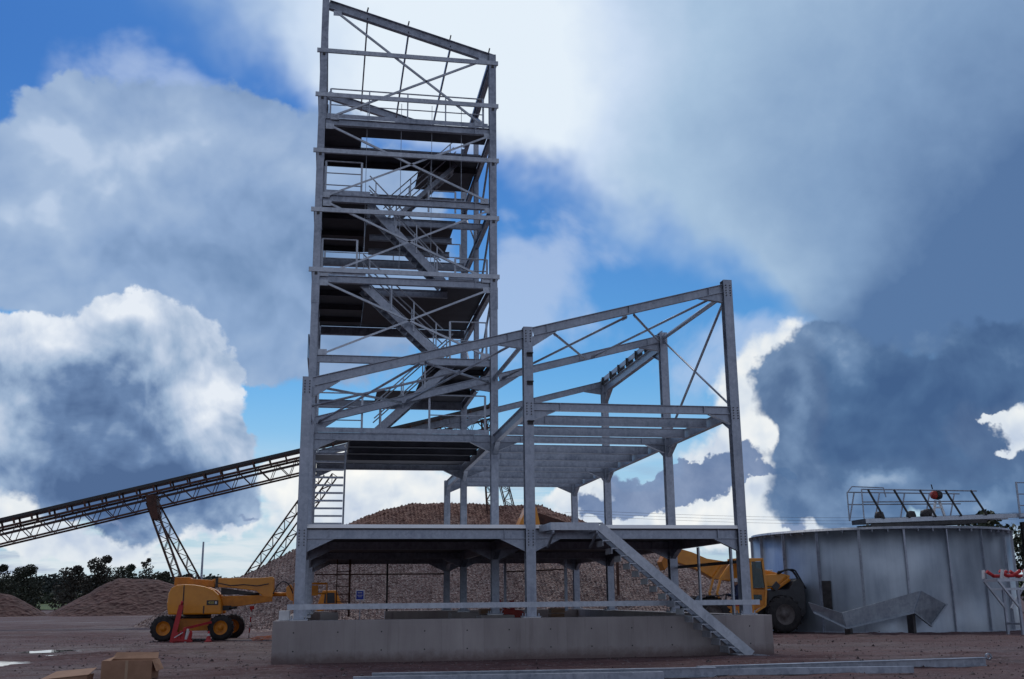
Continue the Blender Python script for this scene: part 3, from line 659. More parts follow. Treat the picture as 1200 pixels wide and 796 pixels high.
# girts standing proud of the tower front and left side
for z in (22.62, 20.74, 18.40, 16.0, 13.63):
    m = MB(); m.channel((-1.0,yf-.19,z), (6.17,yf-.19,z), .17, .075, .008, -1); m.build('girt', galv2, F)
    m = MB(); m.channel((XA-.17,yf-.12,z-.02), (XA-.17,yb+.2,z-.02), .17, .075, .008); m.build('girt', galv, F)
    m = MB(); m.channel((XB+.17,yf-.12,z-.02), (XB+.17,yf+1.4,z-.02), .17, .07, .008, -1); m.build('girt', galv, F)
    for x in (XA, XB):
        m = MB(); m.box((x-.05,yf-.185,z-.2), (x+.05,yf-.157,z-.09)); m.build('girt_cleat', darkm, F)
for z in (10.7,):
    m = MB(); m.channel((XA-.2,yf-.12,z), (XA-.2,yb+.2,z), .9, .05, .008); m.build('girt', galv, F)
# floor beams on all levels
for z in (P2, P3, P4, P5):
    beam((XA+G,yf,z), (XB-G,yf,z), .27, stiff=(.55,-.55))
    beam((XA+G,yb-1.3 if z > 13 else yb,z), (XB-G,yb-1.3 if z > 13 else yb,z), .36)
    for x in (XA, XB):
        beam((x,yf+GY,z-.003), (x,YM-.12,z-.003), .3); beam((x,YM+.12,z-.003), (x,yb-GY,z-.003), .3)
# decks: sheets left open where the stairs pass
SX0, SX1 = 1.15, 4.35
decks = {
 ZF2: [((XA+.1,yf+.1),(-.62,yb)), ((.66,yf+.1),(XB-.1,yb)), ((-.61,yf+.1),(.655,8.6)), ((-.61,12.9),(.655,yb))],
 P2: [((3.55,yf+.1),(XB-.1,yb)), ((1.9,13.4),(3.545,yb))],
 P3: [((XA+.1,yf+.1),(SX0,14.3)), ((SX1-.3,yf+.1),(XB-.1,14.3)), ((SX0+.005,8.25),(SX1-.305,14.3))],
 P4: [((XA+.1,yf+.1),(SX0,13.4)), ((SX0+.005,9.0),(4.75,13.4)), ((3.5,yf+.1),(4.75,7.3))],
 P5: [((XA+.1,yf+.1),(XB-.1,8.3)), ((XA+.1,8.305),(.85,9.35)), ((XA+.1,9.355),(XB-.1,11.4)), ((3.4,11.405),(XB-.1,13.5))]}
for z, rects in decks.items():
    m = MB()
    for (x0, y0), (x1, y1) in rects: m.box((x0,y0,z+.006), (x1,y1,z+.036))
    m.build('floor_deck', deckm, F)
    (x0, y0), (x1, y1) = rects[0]
    for k in range(1, 4):
        y = yf + k*2.0
        if z == P2: beam((3.56,y,z-.004), (XB-.09,y,z-.004), .2, .1, 'joist', deckm)
        elif z == ZF2: beam((.70,y,z-.004), (XB-.09,y,z-.004), .2, .1, 'joist', deckm)
        elif z == P5:
            if k == 2: beam((XA+.09,y,z-.004), (XB-.09,y,z-.004), .25, .1, 'joist', deckm)
        else: beam((XA+.09,y,z-.004), (SX0-.02,y,z-.004), .2, .1, 'joist', deckm)
beam((XA+.09,9.42,P5-.004), (XB-.09,9.42,P5-.004), .26, .14, 'joist')
beam((SX0,8.3,P3-.004), (SX1,8.3,P3-.004), .26, .14, 'joist')
beam((SX0,9.1,P4-.004), (XB-.09,9.1,P4-.004), .26, .14, 'joist')
beam((4.75,YM,15.15), (XB-.1,YM,15.15), .2, .12)
# toe boards
for z, x0, x1 in ((ZF2, XA+.25, XB-.2), (P5, XA+.2, XB-.2), (P4, XA+.2, 1.2), (P3, XA+.2, 1.1)):
    m = MB(); m.box((x0,yf-.09,z+.012), (x1,yf-.078,z+.19)); m.build('toe_board', galv, F)
# hand rails, posts as sub-parts
def railing(pts, z, h=1.32, posts=None, y_=None, mid=2, r=.028):
    """pts: list of (x, y) corners"""
    P = [Vector((x, y, z)) for x, y in pts]
    m = MB()
    for a, b in zip(P, P[1:]):
        for q in range(mid):
            hh = h*(q+1)/mid if mid > 1 else h
            m.tube(a+Vector((0,0,hh)), b+Vector((0,0,hh)), r if q == mid-1 else r*.8, 6)
    o = m.build('handrail', galv2, F)
    done = []
    for a, b in zip(P, P[1:]):
        n = max(1, round((b-a).length/1.45))
        for k in range(n+1):
            p = a.lerp(b, k/n)
            if any((p-q).length < .1 for q in done): continue
            done.append(p)
            m = MB(); m.bar(p, p+Vector((0,0,h)), .075 if k in (0, n) else .05, .05, up=(0,1,0)); m.build('post', galv2, o)
    return o
yr = yf + .16
railing([(-.42,yr),(5.6,yr)], P5, 1.36)
railing([(-.5,yr),(.86,yr)], P4, 1.46, mid=3)
railing([(3.55,8.0),(4.62,8.0)], P4, .9)
railing([(-.54,yr),(.76,yr)], P3, 1.5)
railing([(4.5,yr),(5.73,yr)], P3, .95)
railing([(4.31,yr),(5.70,yr)], P2, 1.47)
railing([(-.5,yr),(1.1,yr)], ZF2, 1.5, mid=3)
railing([(3.56,yr),(5.64,yr)], ZF2, 1.5, mid=2)
railing([(XA+.2,yb-.2),(XB-.2,yb-.2)], P4, 1.3); railing([(XA+.2,14.2),(XB-.2,14.2)], P3, 1.3)
railing([(XA+.2,yb-.2),(XB-.2,yb-.2)], ZF2, 1.3)
# cross bracing on the tower front
yq = yf - .12
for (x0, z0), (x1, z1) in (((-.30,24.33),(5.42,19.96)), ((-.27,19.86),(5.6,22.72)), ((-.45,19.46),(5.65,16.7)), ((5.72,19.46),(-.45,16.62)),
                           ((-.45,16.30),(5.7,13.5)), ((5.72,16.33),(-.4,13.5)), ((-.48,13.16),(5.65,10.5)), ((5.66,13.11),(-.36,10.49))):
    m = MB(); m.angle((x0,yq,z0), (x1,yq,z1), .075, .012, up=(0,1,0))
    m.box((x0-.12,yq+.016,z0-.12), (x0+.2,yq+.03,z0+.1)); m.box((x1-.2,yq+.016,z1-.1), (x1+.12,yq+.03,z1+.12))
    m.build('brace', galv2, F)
# bracing in the tower side walls
for x in (XA, XB):
    for za, zb in ((P3,P2),(P4,P3),(P5,P4)):
        rod((x,yf+.2,za-.3), (x,YM-.15,zb+.05), .045, plates=False)
        rod((x,YM+.15,zb+.05), (x,yb-.2,za-.3), .04, plates=False)
    rod((x,yf+.2,P5+.1), (x,YM,ztr(x)-.5), .04, plates=False)
# tower roof
for y, o in ((yf, 0), (yb-1.2, -.05)):
    m = MB(); m.ibeam((XA+.16,y,ztr(XA+.16)+o), (XB+.12,y,ztr(XB+.12)+o), .36, .2, .02, .014, top=True); m.build('rafter', galv, F)
for x, k in ((XA, 0), (XB, 1)):
    beam((x,yf+GY,ztr(x)-.12), (x,yb-GY,ztr(x)-.12), .4, .2)
for x in (.89, 2.53, 4.22, 5.80):
    m = MB(); m.channel((x,yf-.1,ztr(x)-.32), (x,yb-1.0,ztr(x)-.34), .15, .06, .008); m.build('purlin', galv, F)
    m = MB(); m.bar((x,yf,ztr(x)+.002), (x+.05,yf,ztr(x)+.24), .05, .1, up=(0,1,0)); m.build('purlin_cleat', darkm, F)
# thin droppers hanging inside the front
for x in (1.02, 2.35, 3.55, 4.72):
    m = MB(); m.tube((x,yf+.12,P5+.9), (x,yf+.12,P3+.2), .011, 5); m.build('dropper_wire', galv2, F)

# staircases: channel stringers, folded treads
def stair(name, x0, z0, x1, z1, y0, y1, rise=.22, rails=True, depth=.30, mat=None):
    """flight along X between (x0, z0) low and (x1, z1) high"""
    o = bpy.data.objects.new(name, None); COL.objects.link(o); o.parent = F
    o.location = Vector((x0, (y0+y1)/2, z0)) - wloc(F)
    mat = mat or galv
    s = 1 if x1 > x0 else -1
    for y, fl in ((y0, -1), (y1, 1)):
        m = MB(); m.channel((x0,y,z0), (x1,y,z1), depth, .075, .011, fl*s); m.build('stringer', mat, o)
    n = round((z1-z0)/rise)
    for k in range(1, n):
        t = k/n; x = x0+(x1-x0)*t; z = z0+(z1-z0)*t
        m = MB(); m.box((x-.14,y0+.014,z-.02), (x+.14,y1-.014,z+.01)); m.box((x-s*.14-.006,y0+.014,z-.075), (x-s*.14+.006,y1-.014,z-.021))
        m.build('tread', galv2 if mat is galv2 else mat, o)
    if rails:
        u = Vector((x1-x0,0,z1-z0))
        for y in (y0-.03, y1+.03):
            m = MB(); h = 1.15
            for hh in (h, h*.5): m.tube((x0,y,z0+hh), (x1,y,z1+hh), .026, 6)
            r = m.build('handrail', galv2, o)
            for k in range(4):
                t = (k+.3)/3.6; x = x0+(x1-x0)*t; z = z0+(z1-z0)*t
                m = MB(); m.bar((x,y,z), (x,y,z+h), .045, .045, up=(0,1,0)); m.build('post', galv2, r)
    return o
sy0, sy1 = yf+.30, yf+1.25
stair('staircase', 4.05, P3+.04, 1.18, P4-.16, sy0, sy1)
stair('staircase', 4.05, P2+.04, 1.0, P3-.16, sy0, sy1)
stair('staircase', 1.55, ZF2+.05, 4.45, P2-.1, sy0+.1, sy1+.1)
stair('staircase', 1.9, P4+.04, 4.9, P5-.1, 10.2, 11.0, depth=.17)
for yy, zz in ((9.9, P4-.42), (10.8, P4-.72)): beam((1.3,yy,zz), (4.7,yy,zz), .22, .2)
# steep flight from first to second floor, running away from the camera
o = bpy.data.objects.new('staircase', None); COL.objects.link(o); o.parent = F; o.location = Vector((0,12.6,ZF1+.12)) - wloc(F)
A, B_ = (12.7, ZF1+.12), (10.2, ZF2+.02)
for x, fl in ((-.56, 1), (.56, -1)):
    m = MB(); m.channel((x,A[0],A[1]), (x,B_[0],B_[1]), .22, .07, .011, fl); m.build('stringer', galv, o)
for k in range(1, 13):
    t = k/13; y = A[0]+(B_[0]-A[0])*t; z = A[1]+(B_[1]-A[1])*t
    m = MB(); m.box((-.548,y-.12,z-.035), (.548,y+.12,z+.025)); m.build('tread', galv, o)
# outside landing and stair on the front
o = bpy.data.objects.new('entrance_landing', None); COL.objects.link(o); o.parent = F; o.location = Vector((7.1,-.6,ZF1)) - wloc(F)
m = MB(); m.box((6.36,-1.09,ZF1+.085), (7.92,-.165,ZF1+.115)); m.build('platform', galv2, o)
m = MB(); m.channel((6.36,-1.10,ZF1-.01), (7.80,-1.10,ZF1-.01), .19, .07, .012, -1)
m.channel((6.37,-1.09,ZF1-.01), (6.20,-.17,ZF1-.01), .19, .07, .012); m.build('edge_channel', galv2, o)
for x in (6.45, 7.75):
    m = MB(); m.prism([(x-.006,0)]*0 or [(x-.03,ZF1-.11),(x+.03,ZF1-.11),(x+.03,ZF1-.17),(x-.03,ZF1-.17)], -1.05, -.17)
    m.bar((x,-1.0,ZF1-.18), (x,-.17,ZF1-.55), .06, .06); m.build('bracket', galv, o)
o = bpy.data.objects.new('staircase', None); COL.objects.link(o); o.parent = F; o.location = Vector((12.2,-.7,0)) - wloc(F)
m = MB(); m.channel((12.28,-1.06,.03), (7.82,-1.06,ZF1+.02), .27, .075, .011, 1); m.build('stringer', galv2, o)
m = MB(); m.channel((12.2,-.30,.06), (7.80,-.30,ZF1-.02), .14, .06, .011, -1); m.build('stringer', galv, o)
for k in range(1, 17):
    t = k/17; x = 12.28+(7.82-12.28)*t; z = .03+(ZF1-.01)*t - .21
    m = MB(); m.box((x-.17,-1.045,z-.012), (x+.13,-.315,z+.012)); m.box((x-.17,-1.045,z-.16), (x-.158,-.315,z-.013)); m.box((x+.118,-1.045,z+.013), (x+.13,-.315,z+.06))
    m.build('tread', galv2, o)
m = MB(); m.box((12.05,-1.25,.0), (12.75,-.25,.02)); m.build('stair_pad', galv, F)
# brown cat ladder at the back
o = bpy.data.objects.new('ladder', None); COL.objects.link(o); o.parent = F; o.location = Vector((.8,22.1,H)) - wloc(F)
for x in (.52, 1.14):
    m = MB(); m.bar((x,22.1,.9), (x,22.1,ZF1-.02), .05 if x < 1 else .1, .07, up=(0,1,0)); m.build('stile', rustm, o)
for k in range(7):
    m = MB(); m.tube((.545,22.1,1.25+k*.36), (1.09,22.1,1.25+k*.36), .022, 6); m.build('rung', rustm, o)
tag(o, 'rusty brown ladder below the first floor')
# ------------------------------------------------------------------ round tank
TX, TY, TR, TH = 28.0, 19.9, 6.3, 4.72
tank = thing('storage_tank', (TX,TY,0), 'large round galvanised steel tank with a walkway across its top', 'tank')
m = MB(); m.revolve([(TR,0),(TR,TH),(TR-.02,TH),(TR-.02,0.02)], (TX,TY,0), 'Z', 120); m.build('shell', tankm, tank)
m = MB(); m.revolve([(TR+.004,TH-.09),(TR+.16,TH-.09),(TR+.16,TH-.075),(TR+.02,TH-.075),(TR+.02,TH+.03),(TR+.004,TH+.03)], (TX,TY,0), 'Z', 120); m.build('rim_flange', galv, tank)
m = MB(); m.revolve([(TR+.004,0),(TR+.14,0),(TR+.14,.05),(TR+.004,.05)], (TX,TY,0), 'Z', 120); m.build('base_ring', galv, tank)
m = MB(); m.revolve([(0,.9),(TR-.03,.9),(TR-.03,.95),(0,.95)], (TX,TY,0), 'Z', 60); m.build('floor', darkm, tank)
for k in range(20):
    a = R(-90 + 18*k); er = Vector((math.cos(a), math.sin(a), 0)); et = Vector((-er.y, er.x, 0)); c = Vector((TX,TY,0))
    m = MB(); p = c + er*(TR+.05); m.bar(p+Vector((0,0,.05)), p+Vector((0,0,TH-.095)), .02, .10, up=er)
    p2 = c + er*(TR+.008) + et*.05; m.bar(p2+Vector((0,0,.05)), p2+Vector((0,0,TH-.095)), .09, .012, up=er)
    m.build('seam_rib', galv, tank)
    for q in (.33, .67):
        b = a + R(18)*q; e2 = Vector((math.cos(b), math.sin(b), 0)); p = c + e2*(TR+.09)
        m = MB(); m.bar(p+Vector((0,0,TH-.22)), p+Vector((0,0,TH-.092)), .03, .12, up=e2); m.build('rim_bracket', galv, tank)
a = R(-141); er = Vector((math.cos(a), math.sin(a), 0)); p = Vector((TX,TY,0)) + er*(TR+.03)
m = MB(); m.bar(p+Vector((0,0,.75)), p+Vector((0,0,2.35)), .42, .05, up=er); m.build('hatch', darkm, tank)
# walkway bridge
x0, x1, by, bz = TX-.9, 36.2, 19.9, 5.32
m = MB()
for y in (by-.75, by+.75):
    m.channel((x0,y,bz+.04), (x1,y,bz+.36), .22, .09, .014, 1 if y > by else -1)
m.build('bridge_girder', galv2, tank)
for y in (by-.72, by+.72):
    m = MB(); m.bar((x0+.3,y,bz-.2), (TX+TR-.4,y,bz+.05), .1, .16); m.bar((x0-1.6,y,bz-.52), (x0+1.5,y,bz-.36), .2, .16); m.build('lower_girder', darkm, tank)
m = MB(); m.box((x0,by-.70,bz-.08), (x0+.02,by+.70,bz+.12))
m.add([(x0,by-.74,bz+.13),(x1,by-.74,bz+.45),(x1,by+.74,bz+.45),(x0,by+.74,bz+.13),(x0,by-.74,bz+.16),(x1,by-.74,bz+.48),(x1,by+.74,bz+.48),(x0,by+.74,bz+.16)],
      [(0,3,2,1),(4,5,6,7),(0,1,5,4),(1,2,6,5),(2,3,7,6),(3,0,4,7)])
m.build('bridge_deck', deckm, tank)
for y, s in ((by-.78, -1), (by+.78, 1)):
    m = MB()
    for hh in (.85, 1.5): m.tube((x0-.1,y,bz+.15+hh), (x0+6.4,y,bz+.38+hh*.82), .035, 6)
    m.tube((x0-.1,y,bz+.15), (x0-.1,y,bz+1.65), .035, 6)
    r = m.build('handrail', galv, tank)
    for k in range(5):
        x = x0+.25+k*1.45; zb = bz+.15+k*.05
        if s < 0: m = MB(); m.tube((x+.75,y-.05,zb), (x,y,zb+1.5-.05*k), .055, 6); m.build('post', darkm, r)
        else: m = MB(); m.tube((x-.35,y,zb), (x+.05,y,zb+1.5-.05*k), .04, 6); m.build('post', galv, r)
m = MB(); m.tube((x0+.2,by+.78,bz+1.95), (x0+2.0,by+.78,bz+1.9), .03, 6); m.tube((x0+2.0,by+.78,bz+1.9), (x0+2.1,by+.78,bz+1.4), .03, 6); m.tube((x0+.2,by+.78,bz+1.95), (x0-.1,by+.78,bz+1.62), .03, 6); m.build('hoop', galv, tank)
m = MB()
for px_, pz in ((TX+.4,.25),(TX+2.2,.32),(TX+3.0,.4),(TX+3.2,.5)): m.revolve([(0,-.25),(.22,-.2),(.26,0),(.2,.22),(0,.26)], (px_,by+.2,bz+.2+pz*.6), 'Z', 10)
m.build('gearbox', darkm, tank)
# drive head: pale tapering stand carrying a red and black motor
mo = thing('drive_motor', (31.3,19.3,bz+.35), 'small red and black motor on a pale tapering stand above the tank', 'motor')
m = MB()
for s in (-1, 1): m.bar((31.3+s*.32,19.3,bz+.32), (31.3+s*.1,19.3,bz+1.12), .1, .1, up=(0,1,0))
m.bar((31.14,19.3,bz+.75), (31.46,19.3,bz+.75), .08, .08); m.build('stand', whitem, mo)
m = MB(); m.revolve([(0,-.02),(.18,0),(.23,.12),(.23,.2),(0,.2)], (31.02,19.3,bz+1.4), 'X', 16); m.build('cover', redd, mo)
m = MB(); m.revolve([(0,0),(.24,0),(.26,.12),(.2,.3),(0,.32)], (31.225,19.3,bz+1.4), 'X', 16); m.tube((31.1,19.3,bz+1.7), (31.05,19.3,bz+1.95), .03, 6); m.build('motor_body', blackm, mo)

# access tower at the right of the tank
at = thing('access_platform', (37.4,16.5,0), 'grey access platform with hand rail at the right of the round tank', 'platform')
m = MB(); m.box((35.75,15.4,5.5), (39.,19.1,5.58)); m.channel((35.75,15.4,5.42), (39.,15.4,5.42), .2, .07, .012, -1); m.build('platform', galv, at)
for x in (35.85, 38.9):
    for y in (15.5, 19.0):
        m = MB(); m.ibeam((x,y,0), (x,y,5.32), .2, .2, .014, .01, up=(0,1,0)); m.build('leg', darkm, at)
m = MB()
for hh in (.6, 1.2, 1.8): m.tube((35.8,15.45,5.58+hh), (38.95,15.45,5.58+hh), .04, 6); m.tube((35.8,19.05,5.58+hh), (38.95,19.05,5.58+hh), .03, 6)
r = m.build('handrail', galv, at)
for x in (35.8, 37.4, 38.95):
    for y in (15.45, 19.05):
        m = MB(); m.bar((x,y,5.58), (x,y,7.42), .09, .06, up=(0,1,0)); m.build('post', galv, r)
m = MB()
for z in (1.5, 3.0, 4.2): m.tube((35.85,19,z), (38.9,19,z), .05, 6)
m.tube((35.85,19,1.5), (38.9,19,3.0), .04, 6); m.tube((38.9,19,3), (35.85,19,4.2), .04, 6); m.build('brace', darkm, at)

# troughed conveyor section standing at the right edge
cs = thing('conveyor_frame', (29.6,10.2,0), 'pale steel conveyor frame with red troughing rollers near the right edge', 'conveyor')
for y in (9.9, 10.9):
    m = MB(); m.bar((27.85,y,2.24), (32.0,y,2.3), .07, .12); m.bar((28.2,y,1.87), (32.0,y,1.9), .07, .1)
    m.bar((27.9,y,2.2), (28.75,y,1.08), .08, .09, up=(0,1,0)); m.bar((29.9,y,2.2), (29.02,y,1.05), .08, .09, up=(0,1,0)); m.build('side_frame', galv2, cs)
for x in (28.74, 31.2):
    m = MB()
    for y in (9.9, 10.9): m.bar((x,y,0), (x,y,1.9), .1, .1, up=(0,1,0))
    m.bar((x,9.9,.45), (x,10.9,.45), .08, .08); m.build('leg', galv, cs)
for x in (27.95, 29.0, 30.2, 31.4):
    m = MB(); m.bar((x,9.75,2.31), (x+.06,9.70,2.68), .06, .16, up=(0,1,0)); m.build('roller_bracket', whitem, cs); m = MB(); m.bar((x,11.0,2.31), (x+.06,11.05,2.68), .06, .16, up=(0,1,0)); m.build('roller_bracket', whitem, cs)
for x in (28.0, 29.1, 30.3):
    m = MB(); m.path([(x,9.9,2.62), (x+.3,9.9,2.42), (x+.62,9.9,2.42), (x+.95,9.9,2.62)], .075, 10); m.build('roller', redm, cs)
    m = MB(); m.path([(x,10.8,2.62), (x+.3,10.8,2.42), (x+.62,10.8,2.42), (x+.95,10.8,2.62)], .075, 10); m.build('roller', redm, cs)

# galvanised hopper panels lying in front of the tank
hopm = zinc('dull_hopper_sheet', (.20,.235,.285), (.37,.42,.47), .6, .45)
hp = thing('hopper_section', (23.8,12.5,0), 'loose galvanised hopper section lying on the dirt in front of the round tank', 'hopper')
def plate(pts, t=.03):
    m = MB(); n = len(pts); P = [Vector(p) for p in pts]; nrm = (P[1]-P[0]).cross(P[2]-P[0]).normalized()*t
    m.add(P + [p+nrm for p in P], [tuple(range(n))[::-1], tuple(range(n, 2*n))] + [(i,(i+1)%n,(i+1)%n+n,i+n) for i in range(n)]); return m
plate([(22.2,12.55,.32),(25.4,12.55,.95),(25.8,12.5,1.85),(22.0,12.5,.95)]).build('side_panel', hopm, hp)
plate([(25.43,12.55,.95),(26.3,12.75,.35),(27.1,12.7,1.25),(25.83,12.5,1.85)]).build('side_panel', hopm, hp)
plate([(22.17,12.55,.32),(20.9,12.95,1.0),(20.7,12.9,1.4),(21.97,12.5,.95)]).build('side_panel', hopm, hp)
m = MB(); m.bar((22.2,12.5,.30), (25.42,12.5,.92), .1, .06); m.bar((25.42,12.5,.92), (26.3,12.7,.32), .1, .06); m.bar((20.9,12.9,.98), (22.2,12.5,.30), .09, .07); m.bar((26.3,12.7,.36), (27.1,12.6,1.26), .06, .07); m.build('flange', hopm, hp)
for x, zt in ((22.5, .36), (25.5, .86)):
    m = MB(); m.box((x-.06,12.7,0), (x+.06,13.2,zt)); m.build('packer', darkm, hp)

# ------------------------------------------------------------------ boom lift
def wheel(parent, c, r, w, rim, name='wheel', dish=0.55, seg=30, lug=18):
    """axle along Y; tyre with lugs, rim as sub-part"""
    prof = [(r*.56,-w/2),(r*.80,-w/2),(r*.95,-w*.42),(r,-w*.28),(r,w*.28),(r*.95,w*.42),(r*.80,w/2),(r*.56,w/2)]
    m = MB(); m.revolve(prof, c, 'Y', seg)
    for k in range(lug):
        a = 2*math.pi*k/lug; er = Vector((math.cos(a),0,math.sin(a)))
        for s in (-1, 1):
            p = Vector(c) + er*(r*1.0); q = Vector((0,s*w*.25,0)); e2 = Vector((math.cos(a+.12*s),0,math.sin(a+.12*s)))
            m.bar(p + Vector((0,s*w*.02,0)), Vector(c)+e2*r + Vector((0,s*w*.48,0)), r*.09, r*.07, up=er)
    t = m.build(name, rubber, parent)
    m = MB(); m.revolve([(r*.57,-w*.46),(r*.52,-w*.44),(r*.47,-w*.3),(r*.2,-w*.26),(r*.18,-w*.36),(0,-w*.36)], c, 'Y', 24)
    m.revolve([(r*.57,w*.46),(r*.47,w*.3),(r*.2,w*.26),(0,w*.3)], c, 'Y', 24)
    for k in range(6):
        a = 2*math.pi*k/6; m.tube((c[0]+r*.3*math.cos(a),c[1]-w*.34,c[2]+r*.3*math.sin(a)), (c[0]+r*.3*math.cos(a),c[1]-w*.27,c[2]+r*.3*math.sin(a)), r*.03, 6)
    m.build('rim', rim, t)
    return t
BL = thing('boom_lift', (-5.7,19.8,0), 'yellow articulated boom lift parked left of the steel frame with its boom folded', 'boom lift')
wr = .55
for x, y in ((-7.02,18.85),(-4.57,18.85),(-6.75,21.2),(-4.25,21.2)): wheel(BL, (x,y,wr), wr, .45, yellowd)
m = MB(); m.prism([(-7.0,.5),(-6.6,.42),(-5.0,.42),(-4.5,.5),(-4.5,.72),(-5.0,.95),(-6.5,.95),(-7.0,.75)], 19.15, 20.9); m.build('chassis', yellowd, BL, .03)
for x in (-6.9, -4.45):
    m = MB(); m.tube((x,18.9,wr), (x,21.2,wr), .12, 10); m.build('axle', darkm, BL)
m = MB(); m.revolve([(0,0),(.62,0),(.62,.17),(0,.17)], (-5.75,20.0,.955), 'Z', 24); m.build('turntable', darkm, BL)
body = [(-6.86,1.13),(-6.93,1.60),(-6.90,2.05),(-6.78,2.30),(-6.55,2.42),(-6.2,2.44),(-5.79,2.42),(-5.35,2.34),(-5.0,2.20),(-4.76,1.98),(-4.63,1.70),(-4.57,1.42),(-4.56,1.13)]
m = MB(); m.prism(body, 18.62, 19.35); m.build('engine_cover', yellow, BL, .07)
m = MB(); m.prism(body, 20.45, 21.1); m.build('engine_cover', yellow, BL, .07)
m = MB(); m.prism([(-6.88,1.16),(-6.92,1.95),(-6.5,2.2),(-5.2,2.1),(-4.7,1.6),(-4.7,1.16)], 19.36, 20.44); m.build('turret', yellowd, BL, .03)
m = MB(); m.box((-6.255,18.585,1.15), (-6.215,18.66,2.40)); m.build('cover_gap', blackm, BL)
m = MB(); m.box((-5.36,18.60,1.16), (-5.31,18.64,1.5)); m.build('cover_latch', blackm, BL)
m = MB(); m.box((-5.22,18.605,1.53), (-4.72,18.63,1.74)); dec = m.build('decal', blackm, BL)
def text(body, loc, size, mat, parent, name='lettering', rot=(R(90),0,0), ext=.004):
    c = bpy.data.curves.new(name, 'FONT'); c.body = body; c.size = size; c.extrude = ext; c.align_x = 'CENTER'; c.align_y = 'CENTER'
    t = bpy.data.objects.new(name, c); COL.objects.link(t)
    bpy.context.view_layer.update(); dg = bpy.context.evaluated_depsgraph_get()
    me = bpy.data.meshes.new_from_object(t.evaluated_get(dg)); bpy.data.objects.remove(t)
    o = bpy.data.objects.new(name, me); COL.objects.link(o); me.materials.append(mat); o.rotation_euler = rot
    o.parent = parent; o.location = Vector(loc) - wloc(parent); return o
yl = surf('decal_yellow', (.6,.5,.1), (.68,.56,.14), 5, .5)
text('450', (-5.03,18.598,1.635), .17, yl, dec)
m = MB(); m.box((-4.86,18.596,1.585), (-4.78,18.604,1.69)); m.build('emblem', whitem, dec)
m = MB(); m.prism([(-6.79,2.40),(-6.77,2.77),(-6.1,2.77),(-6.05,2.70),(-5.05,2.63),(-5.0,2.32),(-6.0,2.36)], 19.45, 20.3); m.build('tower_boom', yellowd, BL, .03)
m = MB(); m.prism([(-5.13,2.66),(-4.85,2.73),(-3.0,2.72),(-2.45,2.77),(-2.36,2.70),(-2.34,2.1),(-2.40,1.84),(-2.66,1.78),(-3.15,2.14),(-4.1,2.27),(-4.98,2.33)], 19.5, 20.15); m.build('upper_boom', yellow, BL, .03)
m = MB(); m.prism([(-4.70,1.92),(-2.96,1.94),(-2.42,1.86),(-2.40,1.66),(-3.1,1.57),(-4.03,1.44),(-4.55,1.45)], 19.3, 19.95); m.build('lower_boom', yellowd, BL, .03)
m = MB(); m.box((-4.98,19.46,2.30), (-4.86,20.19,2.74)); m.build('boom_collar', blackm, BL)
m = MB(); m.path([(-4.85,19.47,2.5),(-4.3,19.46,2.38),(-3.7,19.46,2.42),(-3.1,19.46,2.36),(-2.6,19.46,2.45)], .025, 6); m.build('hose', blackm, BL)
m = MB(); m.box((-4.62,19.27,1.28), (-4.2,19.6,1.5)); m.tube((-4.3,19.3,1.38), (-3.95,19.3,1.42), .06, 8); m.build('pivot_block', blackm, BL)
m = MB(); m.prism([(-4.72,2.30),(-3.2,2.06),(-3.2,2.0),(-4.72,1.98)], 19.6, 20.0); m.tube((-4.55,19.75,2.1), (-3.0,19.75,1.98), .07, 8); m.build('boom_cylinder', darkm, BL)
m = MB(); m.tube((-2.4,19.8,1.98), (-1.78,19.8,1.97), .09, 8); m.build('jib', yellowd, BL)
m = MB(); m.prism([(-1.80,1.92),(-1.80,2.30),(-1.62,2.42),(-1.50,2.24),(-1.47,1.66),(-1.62,1.72)], 19.55, 20.05); m.build('basket_mount', yellow, BL, .02)
m = MB()
pts = [Vector((-2.38,19.45,2.0)) + Vector((.9*t, 0, .55*math.sin(math.pi*t)**.8 if 0 < t < 1 else 0)) for t in [i/10 for i in range(11)]]
m.path(pts, .028, 6); m.build('hose', blackm, BL)
m = MB()
for z in (1.5, 2.0, 2.45):
    for a, b in (((-1.42,19.0),(.05,19.0)),((.05,19.0),(.05,20.6)),((.05,20.6),(-1.42,20.6)),((-1.42,20.6),(-1.42,19.0))): m.tube((*a,z), (*b,z), .035, 6)
for x in (-1.42, -.7, .05):
    for y in (19.0, 20.6): m.tube((x,y,1.4), (x,y,2.45), .035, 6)
m.box((-1.42,19.0,1.34), (.05,20.6,1.40)); m.box((-.95,18.96,1.9), (-.35,19.02,2.35)); m.build('basket', yellowd, BL)

# ------------------------------------------------------------------ telehandler
rimm = surf('muddy_rim', (.09,.075,.07), (.17,.15,.145), 5, .8)
TH_ = thing('telehandler', (19.4,17.4,0), 'yellow telehandler with raised boom parked behind the right end of the steel frame', 'telehandler')
for x, y in ((21.14,16.62),(21.14,18.95),(17.62,16.62),(17.62,18.95)): wheel(TH_, (x,y,.84), .84, .55, rimm, lug=16)
m = MB(); m.box((16.9,16.95,.62), (22.2,18.6,1.15)); m.build('chassis', blackm, TH_, .04)
m = MB(); m.prism([(20.45,1.2),(20.45,1.96),(21.50,1.96),(21.80,2.36),(22.08,2.50),(22.30,2.25),(22.36,1.6),(22.30,.85),(21.95,.55),(21.75,.95),(21.5,1.45),(21.1,1.68),(20.75,1.62)], 16.62, 18.7); m.build('counterweight', blackm, TH_, .05)
m = MB(); m.prism([(20.24,2.02),(20.20,2.80),(20.56,2.66),(21.36,2.72),(21.80,2.62),(21.72,2.42),(21.42,2.12),(20.62,1.99)], 16.95, 18.4); m.build('engine_hood', yellow, TH_, .05)
